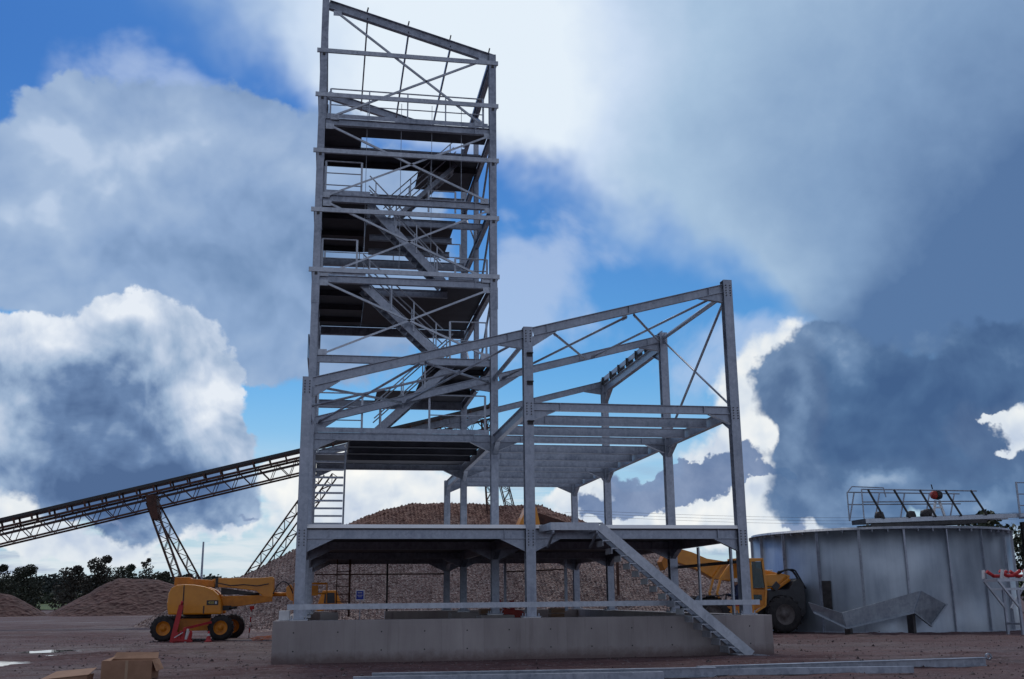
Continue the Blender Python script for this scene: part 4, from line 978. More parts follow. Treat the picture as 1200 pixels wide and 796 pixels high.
m = MB(); m.box((20.76,18.45,2.3), (21.58,19.0,2.93)); m.build('air_box', whitem, TH_, .03)
m = MB(); m.tube((20.8,17.0,2.0), (21.62,17.0,2.56), .085, 8); m.tube((21.0,16.92,1.96), (21.74,16.92,2.42), .05, 8); m.build('lift_cylinder', yellowd, TH_)
m = MB(); m.path([(21.1,16.9,2.74)]+[(21.2+1.1*t, 16.85, 2.72+.18*math.sin(math.pi*min(t*1.3,1))-(.0 if t < .7 else (t-.7)*2.2)) for t in [i/8 for i in range(9)]], .05, 6)
m.path([(21.1,16.8,2.8)]+[(21.2+1.25*t, 16.78, 2.80+.1*math.sin(math.pi*t)-(.0 if t < .6 else (t-.6)*2.0)) for t in [i/8 for i in range(9)]], .04, 6); m.build('hose', blackm, TH_)
m = MB(); m.prism([(16.19,4.0),(16.52,3.93),(17.15,3.76),(17.9,3.45),(18.75,3.32),(19.68,3.16),(21.6,2.72),(21.6,2.45),(19.62,2.30),(18.19,2.50),(17.45,2.92),(16.45,3.27),(16.12,3.34)], 17.55, 18.15); m.build('boom', yellow, TH_, .03)
m = MB(); m.prism([(16.2,3.95),(16.05,4.05),(15.6,3.3),(15.75,2.9),(16.15,3.35)], 17.5, 18.2); m.build('boom_head', yellowd, TH_, .02)
# cab: frame, panes, door
cb = bpy.data.objects.new('cab', None); COL.objects.link(cb); cb.parent = TH_; cb.location = Vector((19.2,16.9,1.2)) - wloc(TH_)
fr = [(20.22,3.33),(20.32,2.05),(20.22,1.25),(19.75,.98),(18.55,.98),(18.10,1.25),(17.90,1.85),(18.12,2.50),(18.55,3.05),(18.95,3.31)]
for y in (16.5, 17.5):
    m = MB()
    for a, b in zip(fr, fr[1:]+fr[:1]): m.bar((a[0],y,a[1]), (b[0],y,b[1]), .10, .12, up=(0,1,0))
    m.bar((19.62,y,1.0), (19.62,y,3.32), .1, .1, up=(0,1,0)); m.build('frame', yellow, cb)
m = MB(); m.box((18.9,16.45,3.33), (20.28,17.55,3.42)); m.build('roof', yellow, cb, .03)
m = MB(); m.prism([(19.66,1.03),(20.18,1.28),(20.28,1.98),(19.66,2.0)], 16.47, 16.53); m.build('door', yellowd, cb)
m = MB(); m.prism([(18.55,1.03),(19.58,1.03),(19.58,1.2),(18.2,1.26)], 16.47, 16.53); m.build('lower_panel', yellowd, cb)
m = MB(); m.prism([(19.70,2.05),(20.26,2.05),(20.18,3.26),(19.70,3.26)], 16.49, 16.51); m.build('window', glassm, cb)
m = MB(); m.prism([(19.68,1.47),(20.08,1.5),(20.08,1.75),(19.68,1.75)], 16.455, 16.468); m.build('window', glassm, cb)
m = MB(); m.box((18.8,16.75,1.1), (19.4,17.3,1.3)); m.box((19.35,16.75,1.3), (19.5,17.3,2.15)); m.build('seat', redd, cb, .03)
m = MB(); m.bar((18.4,17.0,1.1), (18.55,17.0,1.75), .06, .06, up=(0,1,0)); m.revolve([(.17,0),(.2,.02),(.17,.04)], (18.55,17.0,1.76), 'Z', 14); m.build('steering_wheel', blackm, cb)
m = MB(); m.box((20.3,16.5,2.1), (20.9,16.56,2.14)); m.bar((20.7,16.48,2.0), (20.95,16.48,2.25), .05, .3); m.build('mirror', blackm, TH_)
m = MB(); m.revolve([(.0,-.02),(.5,-.02),(.53,0),(.5,.02)], (17.62,16.3,1.05), 'Y', 4) if False else m.bar((17.0,16.35,1.72), (18.1,16.35,1.72), .5, .05); m.bar((17.0,16.35,1.72), (16.75,16.35,1.3), .5, .05); m.build('mudguard', blackm, TH_)

def skin_figure(name, bones, radii, mat, parent=None, subd=2):
    me = bpy.data.meshes.new(name); vs = [b for b in bones['v']]
    me.from_pydata(vs, bones['e'], []); o = bpy.data.objects.new(name, me); COL.objects.link(o)
    sk = o.modifiers.new('Skin', 'SKIN'); 
    for i, r in enumerate(radii): me.skin_vertices[0].data[i].radius = (r, r)
    me.skin_vertices[0].data[0].use_root = True
    sb = o.modifiers.new('Sub', 'SUBSURF'); sb.levels = subd; sb.render_levels = subd
    bpy.context.view_layer.update(); dg = bpy.context.evaluated_depsgraph_get()
    m2 = bpy.data.meshes.new_from_object(o.evaluated_get(dg)); bpy.data.objects.remove(o)
    o = bpy.data.objects.new(name, m2); COL.objects.link(o); m2.materials.append(mat)
    for p in m2.polygons: p.use_smooth = True
    if parent: o.parent = parent; 
    return o
# seated driver, facing left (-X)
ox, oy, oz = 19.15, 17.02, 1.38
V = [(0,0,0),(-.02,0,.25),(-.04,0,.52),(-.05,0,.68),(-.08,0,.80),(-.09,0,.95),(-.06,0,1.03),
     (-.04,-.2,.58),(-.2,-.24,.32),(-.48,-.16,.38),(-.58,-.12,.42), (-.04,.2,.58),(-.2,.24,.32),(-.48,.16,.38),(-.58,.12,.42),
     (-.05,-.1,-.02),(-.5,-.14,.0),(-.55,-.14,-.45),(-.7,-.14,-.5), (-.05,.1,-.02),(-.5,.14,.0),(-.55,.14,-.45),(-.7,.14,-.5)]
Ed = [(0,1),(1,2),(2,3),(3,4),(4,5),(5,6),(2,7),(7,8),(8,9),(9,10),(2,11),(11,12),(12,13),(13,14),(0,15),(15,16),(16,17),(17,18),(0,19),(19,20),(20,21),(21,22)]
rad = [.17,.17,.19,.09,.10,.125,.09, .09,.065,.05,.04, .09,.065,.05,.04, .11,.085,.065,.05, .11,.085,.065,.05]
dr = skin_figure('person', dict(v=[(x+ox,y+oy,z+oz) for x,y,z in V], e=Ed), rad, clothm)
tag(dr, 'driver in dark blue clothes and a white helmet seated in the yellow telehandler cab', 'person')
m = MB(); m.revolve([(.165,0),(.16,.06),(.11,.14),(0,.17)], (ox-.08,oy,oz+.97), 'Z', 16); m.revolve([(.165,0),(.21,-.01),(.2,.012)], (ox-.10,oy,oz+.97), 'Z', 16); m.build('helmet', whitem, dr)
m = MB(); m.revolve([(0,-.14),(.09,-.11),(.125,-.02),(.125,.06),(0,.06)], (ox-.105,oy,oz+.92), 'Z', 14); m.bar((ox-.22,oy,oz+.9), (ox-.245,oy,oz+.87), .04, .05); m.build('face', skinm, dr)

# ------------------------------------------------------------------ stockpile conveyor
CY = 49.
SC = thing('stockpile_conveyor', (-8.1,CY,0), 'long rusty lattice conveyor rising behind the steel frame to the crushed rock pile', 'conveyor')
ca, cbv = Vector((-34.,CY,4.55)), Vector((12.3,CY,16.35)); cu = (cbv-ca).normalized(); cn = Vector((-cu.z,0,cu.x)); CL = (cbv-ca).length
for s in (-1, 1):
    o_ = Vector((0,s*.75,0)); m = MB()
    m.bar(ca+o_-cn*.60, cbv+o_-cn*.60, .14, .16, up=cn); m.bar(ca+o_-cn*1.72, cbv+o_-cn*1.72, .12, .13, up=cn)
    n = 34
    for k in range(n):
        t0, t1 = CL*k/n, CL*(k+1)/n; tm = (t0+t1)/2
        m.bar(ca+cu*t0+o_-cn*.6, ca+cu*tm+o_-cn*1.72, .06, .06, up=(0,1,0)); m.bar(ca+cu*tm+o_-cn*1.72, ca+cu*t1+o_-cn*.6, .05, .05, up=(0,1,0))
    m.build('truss_side', rustm, SC)
m = MB(); m.bar(ca-cn*.02, cbv-cn*.02, 1.35, .22, up=cn); m.bar(ca-cn*.98, cbv-cn*.98, 1.1, .05, up=cn); m.build('belt', blackm, SC)
m = MB()
for k in range(40):
    p = ca+cu*(CL*(k+.5)/40)
    m.bar(p-Vector((0,.8,0))-cn*.5, p-Vector((0,.8,0))-cn*.1, .12, .16, up=(0,1,0)); m.bar(p+Vector((0,.8,0))-cn*.5, p+Vector((0,.8,0))-cn*.1, .12, .16, up=(0,1,0))
m.build('idler_stand', rustm, SC)
m = MB(); m.tube(cbv-cn*.1-Vector((0,.7,0)), cbv-cn*.1+Vector((0,.7,0)), .32, 14); m.build('head_drum', rustm, SC)
def lattice(p0, p1, w, n, name='support_leg', side=Vector((0,1,0))):
    """flat braced column between two points"""
    p0, p1 = Vector(p0), Vector(p1); u = (p1-p0).normalized(); sd = u.cross(side).normalized()
    m = MB()
    for s in (-1, 1): m.bar(p0+sd*(s*w/2), p1+sd*(s*w/2), .09, .09)
    for s in (-1, 1): m.bar(p0+sd*(s*w/2)+side*w, p1+sd*(s*w/2)+side*w, .07, .07)
    L = (p1-p0).length
    for k in range(n):
        a, b = p0+u*(L*k/n), p0+u*(L*(k+1)/n); s = 1 if k % 2 else -1
        m.bar(a+sd*(s*w/2), b-sd*(s*w/2), .05, .05); m.bar(a-sd*(s*w/2), a+sd*(s*w/2), .045, .045)
        m.bar(a+sd*(s*w/2)+side*w, b-sd*(s*w/2)+side*w, .04, .04)
    return m.build(name, rustm, SC)
lattice((-12.75,CY-.5,8.75), (-9.0,CY-1.8,.2), .5, 15); lattice((-12.6,CY+.6,8.75), (-7.6,CY+1.6,.2), .5, 15)
m = MB(); m.prism([(-13.05,9.2),(-12.3,9.2),(-12.0,7.4),(-12.5,7.5)], CY-.9, CY+.7); m.build('leg_bracket', rustm, SC)
lattice((-.6,CY-.5,10.9), (-7.6,CY-1.8,.2), .5, 18); lattice((0.4,CY+.6,10.9), (-6.9,CY+1.6,.2), .45, 18)
m = MB(); m.tube((-8.2,CY-2.4,.45), (-8.2,CY+2.4,.45), .12, 8)
for y in (-2.2, 2.2): m.revolve([(.1,-.2),(.45,-.2),(.5,-.1),(.5,.1),(.45,.2),(.1,.2)], (-8.2,CY+y,.5), 'Y', 18)
m.build('wheel_axle', darkm, SC)
lattice((11.7,CY-.6,15.2), (12.0,CY-2.6,5.0), .38, 16); lattice((12.2,CY+.5,15.2), (14.6,CY+.2,5.5), .62, 16)
# second dark conveyor behind, its yellow feed boot showing over the first floor
dc = thing('feeder_conveyor', (15,40,0), 'dark conveyor with a yellow feed hood sloping down behind the landing', 'conveyor')
m = MB(); m.bar((13.6,40,7.15), (20.5,40,5.0), 1.1, .6, up=(0,0,1)); m.build('belt_frame', rustm, dc)
m = MB(); m.prism([(12.6,6.3),(13.3,7.75),(13.9,7.7),(14.2,6.3)], 39.2, 40.8); m.build('feed_hood', yellow, dc, .03)
for x in (13.4, 19.5):
    m = MB()
    for y in (39.4, 40.6): m.bar((x,y,0), (x,y,6.5 if x < 15 else 5.2), .16, .16, up=(0,1,0))
    m.build('support_leg', rustm, dc)
# ------------------------------------------------------------------ ground and heaps
def grid(name, mat, x0, x1, nx, y0, y1, ny, hf, smooth=True):
    vs, fs = [], []
    for j in range(ny+1):
        for i in range(nx+1):
            x = x0+(x1-x0)*i/nx; y = y0+(y1-y0)*j/ny; vs.append(hf(x, y))
    for j in range(ny):
        for i in range(nx):
            a = j*(nx+1)+i; fs.append((a, a+1, a+nx+2, a+nx+1))
    me = bpy.data.meshes.new(name); me.from_pydata(vs, [], fs)
    me.polygons.foreach_set('use_smooth', [smooth]*len(fs)); me.materials.append(mat)
    o = bpy.data.objects.new(name, me); COL.objects.link(o); return o
def n3(x, y, z=0.): return mnoise.noise((x, y, z))
def fbm(x, y, o=4):
    s, a = 0., 1.
    for k in range(o): s += a*n3(x, y, 3.7*k); x *= 2.1; y *= 2.1; a *= .5
    return s
PUD = [(-9.5,3.4,1.35,2.3),(-8.55,7.6,.42,.5),(-9.75,11.2,.8,1.0)]
RUTS = [(-4.3,.03,.5,.26),(-3.2,-.05,.7,.24),(7.5,.22,1.2,.28),(12.4,-.02,.8,.3),(-7.2,.04,.3,.22),(24.8,-.12,.9,.3),(9.5,.5,.6,.26)]
def gh(x, y):
    z = .035*fbm(x*.6, y*.6) + .05*fbm(x*.13+7, y*.13) + .014*fbm(x*2.3, y*2.3, 3)
    for f0, f1, f2, w_ in RUTS:
        c = f0 + f1*x + f2*math.sin(x*.21+f0)
        for s in (-.95, .95):
            q = (y - c - s)/w_
            if abs(q) < 3: z += -.075*math.exp(-q*q)*(.75+.35*n3(x*.9, y*.5)) + .045*math.exp(-(abs(q)-1.7)**2*2.2)
    for a, b, rx, ry in PUD:
        q = ((x-a)/(rx*1.5))**2 + ((y-b)/(ry*1.5))**2
        if q < 4: z = z*(1-.6*math.exp(-q)) - .05*math.exp(-q)
    e = min(1., max(0., (x+24)/4), max(0., (46-x)/4), max(0., (y+16)/2), max(0., (58-y)/6))
    near = max(-1.42-x, x-13.3, -.3-y, y-22.9)
    return (x, y, (z*min(1., max(0., near*.7+.15)))*e if near > 0 else -.05)
go = grid('ground', dirtm, -24, 46, 380, -16, 58, 400, gh); go['kind'] = 'structure'
# the wide plain the yard lies in, joined edge to edge
ox_, oy_ = (-24,46), (-16,58); BX, BY = (-5000,5000), (-500,9000)
vs = [(BX[0],BY[0],0),(BX[1],BY[0],0),(BX[1],BY[1],0),(BX[0],BY[1],0),(ox_[0],oy_[0],0),(ox_[1],oy_[0],0),(ox_[1],oy_[1],0),(ox_[0],oy_[1],0)]
m = MB(); m.add(vs, [(0,1,5,4),(1,2,6,5),(2,3,7,6),(3,0,4,7)]); g = m.build('terrain', dirtm); g['kind'] = 'structure'
for a, b, rx, ry in PUD:
    m = MB(); n = 40
    m.add([(a+1.5*rx*(1+.30*n3(math.cos(t)*1.3+a,math.sin(t)*1.3+b)+.12*n3(math.cos(t)*5+a,math.sin(t)*5+b))*math.cos(t), b+1.5*ry*(1+.30*n3(math.cos(t)*1.3+a,math.sin(t)*1.3+b)+.12*n3(math.cos(t)*5+a,math.sin(t)*5+b))*math.sin(t), -.022) for t in [2*math.pi*k/n for k in range(n)]], [tuple(range(n))])
    p = m.build('puddle', waterm); p['kind'] = 'structure'
# loose stones on the dirt near the camera
m = MB()
for k in range(9000):
    y = -14 + 40*rng.random()**1.6; x = rng.uniform(-14, 30)
    if -1.5 < x < 13.4 and -.4 < y < 23: continue
    s = rng.uniform(.012, .04)*(1 if rng.random() < .96 else 2.2); z = gh(x, y)[2]
    if any(((x-a)/(rx*1.1))**2+((y-b)/(ry*1.1))**2 < 1 for a, b, rx, ry in PUD): continue
    j = lambda: rng.uniform(.6, 1.3)
    m.add([(x-s*j(),y,z),(x+s*j(),y+s*.3,z),(x,y-s*j(),z),(x+s*.2,y+s*j(),z),(x,y,z+s*j()*.9)], [(0,2,4),(2,1,4),(1,3,4),(3,0,4)])
stonem = rock_mat('yard_stones', ((.07,.045,.045),(.13,.09,.09),(.27,.22,.22)), 9)
tag(m.build('loose_stones', stonem), kind='stuff')

def heap(name, mat, ridge, h0, sl, sr, sf, x0, x1, y0, y1, step, label, rough=.35, seed=0, fs_=.9, rocks=0):
    (ra, rb, ry) = ridge
    def f(x, y):
        dx = max(ra-x, 0)*sl + max(x-rb, 0)*sr; dy = abs(y-ry)*sf
        h = h0*(1 - (math.sqrt((dx/h0)**2 + (dy/h0)**2 + .012) - .1095)/.8965)
        h += rough*fbm(x*.22+seed, y*.22)*min(1, max(h,0)/2+.25)
        if h > .02: h += rough*.3*fbm(x*fs_, y*fs_+seed, 3)
        j = step*.2
        return (x+rng.uniform(-j,j), y+rng.uniform(-j,j), max(h + (rng.uniform(-.03,.03) if h > .05 else 0), -.05))
    o = grid(name, mat, x0, x1, int((x1-x0)/step), y0, y1, int((y1-y0)/step), f, smooth=False)
    if rocks:
        m = MB(); o.data.calc_loop_triangles(); k = 0
        me = o.data; n_ = len(me.polygons)
        while k < rocks:
            p = me.polygons[rng.randrange(n_)]
            if p.center.z < .12 or p.center.y > ry+1.5: continue
            k += 1; c = p.center; s = rng.uniform(.035,.09)*(1 if rng.random() < .93 else 1.7)
            jj = lambda: s*rng.uniform(.6,1.25)
            m.add([(c.x-jj(),c.y,c.z),(c.x+jj(),c.y,c.z+.2*s),(c.x,c.y-jj(),c.z-.3*s),(c.x,c.y+jj(),c.z+.3*s),(c.x+.3*s,c.y-.3*s,c.z+jj())], [(0,2,4),(2,1,4),(1,3,4),(3,0,4)])
        vs = [tuple(v.co) for v in me.vertices]; n0 = len(vs)
        fs = [tuple(p.vertices) for p in me.polygons] + [tuple(i+n0 for i in f) for f in m.f]
        m2 = bpy.data.meshes.new(name); m2.from_pydata(vs+[tuple(v) for v in m.v], [], fs); m2.materials.append(mat); o.data = m2
    return tag(o, label, 'rock pile')
heap('gravel_pile', gravelm, (6.4, 13.5, 49.), 8.75, .445, .33, .72, -18, 44, 35.4, 62, .27, 'huge pile of pale reddish crushed rock behind the steel frame', rocks=20000)
heap('spoil_mound', spoilm, (-27.4, -25.0, 124.), 4.9, .50, .32, .5, -40, -3, 112, 136, .5, 'brown earth mound right of the dark bush at the left', .3, 4)
heap('spoil_mound', spoilm, (-48., -41.6, 121.), 2.9, .4, .55, .5, -58, -33, 112, 130, .5, 'low brown earth mound at the left edge of the yard', .25, 9)
heap('rubble_mound', gravelm, (-1.6, 1.6, 33.), 1.0, .36, .35, .45, -6, 6, 29.5, 36.5, .16, 'low rubble bank beside the yellow boom lift', .12, 12, 1.6, rocks=1500)

# far hill, fields and wood
def hh(x, y):
    t = (y-520)/260.
    return (x, y, 9.5*math.exp(-((x+150)/260)**2)*min(1, max(0, t*2.8)) + 12*math.exp(-((x-420)/300)**2)*min(1, max(0,t*2.8)) + 2.5*fbm(x*.01, y*.01) - 1.5)
hl = grid('hill', grassm, -900, 1000, 95, 480, 1100, 31, hh); hl['kind'] = 'structure'
fd = grid('field', grassm, -260, 60, 60, 235, 470, 30, lambda x, y: (x, y, .05 + 4.5*max(0, (y-250)/220)+.5*fbm(x*.02, y*.02))); fd['kind'] = 'structure'
def leaves(m, c, r, n, s, flat=1.):
    for _ in range(n):
        while True:
            v = Vector((rng.uniform(-1,1), rng.uniform(-1,1), rng.uniform(-1,1)))
            if .25 < v.length < 1: break
        p = Vector(c) + Vector((v.x*r[0], v.y*r[1], v.z*r[2]))
        a = Vector((rng.gauss(0,1), rng.gauss(0,1), rng.gauss(0,1)*flat)).normalized(); b = a.orthogonal().normalized(); d = a.cross(b)
        k = s*rng.uniform(.6, 1.4)
        m.add([p-b*k, p+d*k*.6, p+b*k, p-d*k*.6], [(0,1,2,3)])
def tree(x, y, h, w, mat, label, group=None, cat='tree', name='tree', base=.12, n=3000, leaf=.24, lobes=9, trunkless=False):
    t = thing(name, (x,y,0), label, cat, group)
    m = MB(); th = h*.9
    lean = rng.uniform(-.03,.03)*h
    m.tube((x,y,-.3), (x+lean*.5,y,th*.5), .03*h, 8, .02*h); m.tube((x+lean*.5,y,th*.5), (x+lean,y,th), .02*h, 7, .004*h)
    for k in range(7):
        a = rng.uniform(0, 6.28); z = h*rng.uniform(.25,.7); L = w*rng.uniform(.5,.9)
        m.tube((x+lean*.4,y,z), (x+math.cos(a)*L*.6,y+math.sin(a)*L*.6,z+L*.55), .011*h, 5, .003*h)
    m.build('trunk', bark, t)
    m = MB()
    for k in range(lobes):
        u = (k+.5)/lobes; a = k*2.4+rng.uniform(-.5,.5)
        zz = h*(base + (1-base)*u); rr = w*math.sqrt(max(.06, 1-(2*u-.85)**2*.75))
        off = rr*.55*rng.uniform(.5,1.1)
        s = rng.uniform(.42,.62)*rr
        leaves(m, (x+off*math.cos(a)+lean*u, y+off*math.sin(a), min(zz, h-s*.7)), (s*1.1, s*1.1, s*.85), n//lobes, leaf)
    m.build('crown', mat, t)
    return t
tree(-66., 202, 9.3, 4.2, leaf_dark, 'dark bushy tree at the far left edge of the photo', base=.02)
tree(-59.2, 196, 9.0, 5.0, leaf_dark, 'broad dark bush standing left of the earth mound', base=.0, n=4000)
tree(-48.6, 190, 8.6, 4.0, leaf_brn, 'brownish tree standing left behind the earth mound', base=.04)
tree(-43.9, 192, 10.6, 4.4, leaf_brn, 'tall brownish tree behind the left slope of the earth mound', base=.03, n=3600)
tree(-39.6, 196, 9.0, 4.0, leaf_dark, 'dark tree above the peak of the earth mound', base=.05)
tree(-36.2, 196, 10.2, 2.2, leaf_brn, 'thin pointed tree sticking up above the treeline', base=.35, n=500, leaf=.26)
tree(-33.0, 198, 7.6, 3.6, leaf_dark, 'low dark tree right of the thin pointed tree', base=.04)
tree(-28.6, 200, 7.2, 3.6, leaf_dark, 'dark tree beside the yellow boom lift roof', base=.04)
tree(-24., 204, 6.6, 3.2, leaf_dark, 'dark tree behind the yellow boom lift', base=.04)
tree(38.6, 60, 5.3, 1.7, leaf_dark, 'dark bush between the right front column and the round tank', base=.0, n=900)
tree(61.4, 60, 9.3, 3.2, leaf_mid, 'round green tree top rising behind the tank walkway', base=.3, n=1800)
tree(55.5, 62, 8.3, 3.0, leaf_dark, 'dark tree low behind the tank walkway', base=.2)
tree(50.0, 62, 8.0, 2.6, leaf_dark, 'dark tree behind the left end of the tank walkway', base=.2)
tree(66.5, 60, 8.4, 3.4, leaf_dark, 'dark tree behind the access platform', base=.1)
# wooded ridge on the hill, one mass
m = MB()
for k in range(900):
    x = rng.uniform(-260, 40); y = rng.uniform(545, 640); z = hh(x, y)[2]; r = rng.uniform(3., 5.5)
    leaves(m, (x,y,z+r*.8), (r,r,r*rng.uniform(.6,.9)), 40, 1.1)
tag(m.build('far_wood', woodm), kind='stuff')
for (xa, ya, xb, yb_) in ((-120,300,20,306), (-130,360,20,372)):
    m = MB()
    for k in range(90):
        u = k/89; x = xa+(xb-xa)*u+rng.uniform(-1,1); y = ya+(yb_-ya)*u; z = .05+4.5*max(0,(y-250)/220); r = rng.uniform(1.2,2.2)
        leaves(m, (x,y,z+r*.7), (r*1.3,r,r), 36, .6)
    tag(m.build('hedge', leaf_dark), 'dark field hedge, nearer of the two' if ya == 300 else 'dark field hedge, farther of the two', 'hedge')

# ------------------------------------------------------------------ power line
def pole(x, y, h, label):
    t = thing('utility_pole', (x,y,0), label, 'utility pole', 'poles of the power line')
    m = MB(); m.tube((x,y,-.5), (x,y,h), .16, 8, .11); m.build('mast', bark, t)
    m = MB(); m.bar((x-1.1,y,h-.3), (x+1.1,y,h-.3), .12, .12); m.build('cross_arm', bark, t)
pole(25.5, 82, 10.6, 'wooden power pole hidden behind the crushed rock pile'); pole(112, 92, 12.8, 'wooden power pole beyond the right edge of the photo')
for k, dx in enumerate((-1., 0., 1.)):
    a, b_ = Vector((25.5+dx,82,10.5+.25*k)), Vector((112+dx,92,12.7+.55*k)); m = MB()
    pts = [a.lerp(b_, i/24) - Vector((0,0,1.6*math.sin(math.pi*i/24))) for i in range(25)]
    m.path(pts, .013, 4)
    tag(m.build('power_cable', darkm), 'thin power cable crossing the sky right of the steel frame', 'power cable', 'cables of the power line')
mast = thing('mast', (-11.2,70,0), 'thin grey mast standing up behind the yellow boom lift', 'mast')
m = MB(); m.tube((-11.2,70,0), (-11.2,70,7.0), .13, 8, .08); m.build('pole', galv, mast)
m = MB(); m.box((-11.35,69.85,0), (-11.05,70.15,.3)); m.build('base', concm, mast)

# ------------------------------------------------------------------ small site things
tapem = surf('packing_tape', (.36,.23,.14), (.42,.28,.18), 4, .35)
def carton(name, label, c, size, rz, flap=True, tall=True):
    t = thing(name, (c[0],c[1],0), label, 'cardboard box')
    w, d, h = size; m = MB(); th = .012
    m.box((c[0]-w/2,c[1]-d/2,0), (c[0]+w/2,c[1]-d/2+th,h)); m.box((c[0]-w/2,c[1]+d/2-th,0), (c[0]+w/2,c[1]+d/2,h))
    m.box((c[0]-w/2,c[1]-d/2+th,0), (c[0]-w/2+th,c[1]+d/2-th,h)); m.box((c[0]+w/2-th,c[1]-d/2+th,0), (c[0]+w/2,c[1]+d/2-th,h)); m.box((c[0]-w/2,c[1]-d/2,0), (c[0]+w/2,c[1]+d/2,.012))
    m.build('box_body', cardm, t)
    def sheet(pts):
        mm = MB(); P = [Vector(p) for p in pts]; nn = (P[1]-P[0]).cross(P[2]-P[0]).normalized()*.008
        mm.add(P+[p+nn for p in P], [(0,3,2,1),(4,5,6,7),(0,1,5,4),(1,2,6,5),(2,3,7,6),(3,0,4,7)]); mm.build('flap', cardm, t)
    x0, x1, y0, y1 = c[0]-w/2, c[0]+w/2, c[1]-d/2, c[1]+d/2
    sheet([(x0+.03,y1,h),(x1-.03,y1,h),(x1-.06,y1+.17,h+.13),(x0+.09,y1+.15,h+.14)])
    sheet([(x1,y0+.02,h),(x1,y1-.02,h),(x1+.12,y1-.05,h-.22),(x1+.10,y0+.05,h-.24)])
    sheet([(x0,y0+.02,h),(x0,y1-.02,h),(x0+.13,y1-.05,h+.07),(x0+.14,y0+.06,h-.03)])
    sheet([(x0+.02,y0+.014,h-.002),(x1-.02,y0+.014,h-.002),(x1-.08,y0+.16,h-.17),(x0+.08,y0+.15,h-.18)])
    m = MB(); m.box((c[0]-.03,y0-.004,.0), (c[0]+.03,y0-.001,h)); m.build('tape', tapem, t)
    t.rotation_euler.z = rz
    return t
carton('cardboard_box', 'open upright cardboard box in the left foreground', (-4.33,-5.1), (1.1,.75,.42), R(-4))
t = thing('cardboard_box', (-5.6,-5.4,0), 'flattened cardboard box lying left of the upright one', 'cardboard box')
m = MB(); m.prism([(-6.15,.0),(-5.15,.0),(-5.13,.14),(-6.12,.05)], -5.7, -5.0); m.build('box_body', cardm, t)
m = MB(); m.add([(-6.12,-5.72,.055),(-5.1,-5.72,.145),(-5.08,-5.0,.25),(-5.95,-4.95,.18),(-6.12,-5.72,.065),(-5.1,-5.72,.155),(-5.08,-5.0,.26),(-5.95,-4.95,.19)], [(0,3,2,1),(4,5,6,7),(0,1,5,4),(1,2,6,5),(2,3,7,6),(3,0,4,7)]); m.build('flap', cardm, t)
# steel sections lying on the ground in front
def steelbar(p0, p1, d, b, label, kind='i', name='steel_beam'):
    m = MB(); z = d/2+.02
    if kind == 'i': m.ibeam((p0[0],p0[1],z), (p1[0],p1[1],z), d, b, .014, .01)
    else: m.channel((p0[0],p0[1],z), (p1[0],p1[1],z), d, b, .01, -1)
    return tag(m.build(name, galv, None), label, 'steel beam')
steelbar((8.05,-8.35), (15.6,-7.35), .20, .20, 'long steel beam on the dirt at the right, its far end below the round tank')
steelbar((8.4,-8.0), (15.35,-7.05), .16, .14, 'slim steel beam lying just behind the long right-hand one', 'c')
steelbar((1.0,-8.25), (8.3,-8.75), .20, .18, 'steel beam on the dirt along the bottom edge below the foundation')
steelbar((.6,-8.7), (7.0,-9.2), .16, .16, 'nearest steel beam at the bottom edge of the photo', 'c')
steelbar((6.4,-8.1), (12.8,-8.95), .14, .12, 'short steel channel crossing between the two long beams', 'c')
m = MB(); m.revolve([(.05,-.02),(.085,-.02),(.085,.02),(.05,.02),(.05,-.02)], (15.72,-7.3,.23), 'Y', 16); tag(m.build('lifting_eye', galv), 'round steel lifting eye at the far end of the long beam', 'lifting eye')
m = MB(); m.box((5.2,-9.6,.0), (5.35,-7.6,.018)); tag(m.build('timber_batten', timberm), 'flat timber batten under the beams on the dirt', 'timber')
# red fencing rolled up by the lift
rb = thing('safety_barrier', (-6.0,17.2,0), 'heap of red plastic safety barrier in front of the boom lift wheels', 'barrier')
m = MB(); m.bar((-6.42,17.2,.0), (-6.12,17.2,1.55), .2, .08, up=(0,1,0)); m.tube((-6.12,17.2,1.55), (-6.10,17.2,1.72), .05, 8); m.build('leaning_panel', redm, rb)
for k in range(7):
    x = -6.25+k*.10; m = MB(); m.bar((x,17.1-.02*k,0), (x+.05+.04*(k%3),17.1-.03*k,.62-.2*abs(k-3)/3), .09, .05, up=(0,1,0)); m.build('slat', redm if k != 4 else whitem, rb)
m = MB(); m.bar((-6.0,18.0,.55), (-4.95,18.4,.80), .12, .1); m.bar((-6.35,17.0,.12), (-5.55,17.0,.06), .2, .08); m.build('folded_panel', redm, rb)
m = MB(); m.bar((-6.3,16.95,.2), (-5.95,16.95,.42), .04, .04); m.build('white_strip', whitem, rb)
cn_ = thing('traffic_cone', (-4.93,17.4,0), 'small red cone on the dirt between the boom lift wheels', 'cone')
m = MB(); m.revolve([(0,0),(.17,0),(.17,.03),(.12,.04),(.07,.24)], (-4.93,17.4,0), 'Z', 16); m.revolve([(.052,.34),(.03,.45),(0,.45)], (-4.93,17.4,0), 'Z', 16); m.build('body', redm, cn_)
m = MB(); m.revolve([(.07,.24),(.052,.34)], (-4.93,17.4,0), 'Z', 16); m.build('band', whitem, cn_)
rp = thing('ranging_pole', (-3.48,21.2,0), 'red and white striped ranging pole standing right of the boom lift', 'pole')
for k in range(6):
    m = MB(); z = k*.24; m.tube((-3.49+.012*z*4,21.2,z), (-3.49+.012*(z+.24)*4,21.2,z+.24), .03, 8); m.build('band', whitem if k % 2 == 0 else redm, rp)
m = MB(); m.box((-3.5,21.13,1.3), (-3.3,21.16,1.46)); m.build('flag', redm, rp)
m = MB()
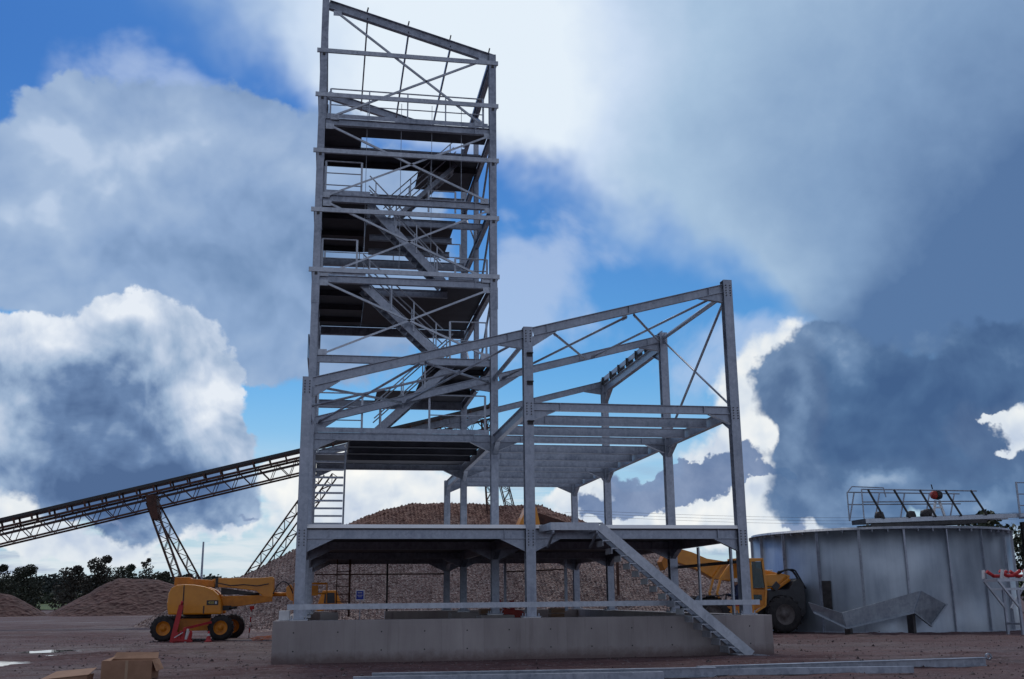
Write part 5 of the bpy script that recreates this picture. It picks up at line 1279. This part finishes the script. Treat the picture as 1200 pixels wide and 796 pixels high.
for k in range(14):
    x = -2.9+rng.uniform(-.35,.5); y = 18.3+rng.uniform(-1.2,1.6); m.bar((x,y,.04+.01*k), (x+rng.uniform(.3,.7),y+rng.uniform(-.3,.3),.05+.01*k), .12, .02)
tag(m.build('orange_netting', orangem), 'crumpled orange netting on the ground left of the foundation', 'netting')
# blue sign
sg = thing('site_sign', (1.92,30,0), 'small blue and white safety sign seen below the first floor', 'sign')
m = MB(); m.box((1.89,30.02,0), (1.95,30.08,1.75)); m.build('post', galv, sg)
m = MB(); m.box((1.66,29.975,1.66), (2.16,30.015,2.24)); m.build('board', whitem, sg)
m = MB(); m.box((1.70,29.965,1.72), (2.10,29.972,2.18)); pn = m.build('panel', bluem, sg)
m = MB(); m.box((1.78,29.957,2.06), (2.02,29.963,2.09)); m.box((1.76,29.957,1.93), (2.04,29.963,1.955)); m.box((1.80,29.957,1.85), (2.0,29.963,1.87)); m.build('lettering', whitem, pn)
# plant and clutter behind the front wall
pc = thing('plate_compactor', (9.3,18,0), 'red machine with raised handles behind the foundation wall', 'machine')
m = MB(); m.prism([(7.75,.2),(9.2,.2),(9.3,.75),(8.9,1.15),(8.1,1.25),(7.75,.8)], 17.6, 18.4); m.build('body', redd, pc, .04)
m = MB(); m.bar((8.2,18.0,1.2), (7.72,18.0,1.82), .14, .1, up=(0,1,0)); m.bar((8.5,17.8,1.1), (8.45,17.8,1.6), .2, .1, up=(0,1,0)); m.build('handle', redd, pc)
for x in (8.0, 9.0): 
    m = MB(); m.revolve([(.0,-.1),(.26,-.1),(.3,0),(.26,.1),(0,.1)], (x,17.5,.3), 'Y', 16); m.build('wheel', rubber, pc)
for x, y, w, h, mat, lab in ((-.2,14.5,.75,1.2,concm,'grey concrete block behind the left end of the foundation wall'), (-1.28,.1,.3,1.42,whitem,'small pale block on the left corner of the foundation wall')):
    m = MB(); m.box((x,y-.12,0 if h < 1.3 else H+.002), (x+w,y+.2,h)); tag(m.build('concrete_block', mat, None, .02), lab, 'block')
yc = thing('yellow_machine', (.4,40,0), 'small yellow and black machine half hidden behind the left front column', 'machine')
m = MB(); m.prism([(-.6,.5),(1.8,.5),(1.9,1.3),(1.0,1.5),(.7,2.3),(-.2,2.3),(-.5,1.4)], 39.2, 40.6); m.build('body', yellowd, yc, .06)
m = MB(); m.prism([(-.1,1.5),(.6,1.5),(.55,2.15),(-.05,2.15)], 39.15, 39.19); m.build('window', blackm, yc)
for x in (-.1, 1.4):
    m = MB(); m.revolve([(0,-.2),(.45,-.2),(.5,0),(.45,.2),(0,.2)], (x,39.1,.5), 'Y', 18); m.build('wheel', rubber, yc)
for x, w, lab in ((7.2,.9,'stack of timber boards inside the foundation, beside the red machine'), (10.6,.55,'small orange-brown timber offcut inside the foundation')):
    m = MB()
    for k in range(5): m.box((x,19.2,.25*k), (x+w+.03*k,19.9,.25*k+.22))
    tag(m.build('timber_stack', timberm), lab, 'timber')
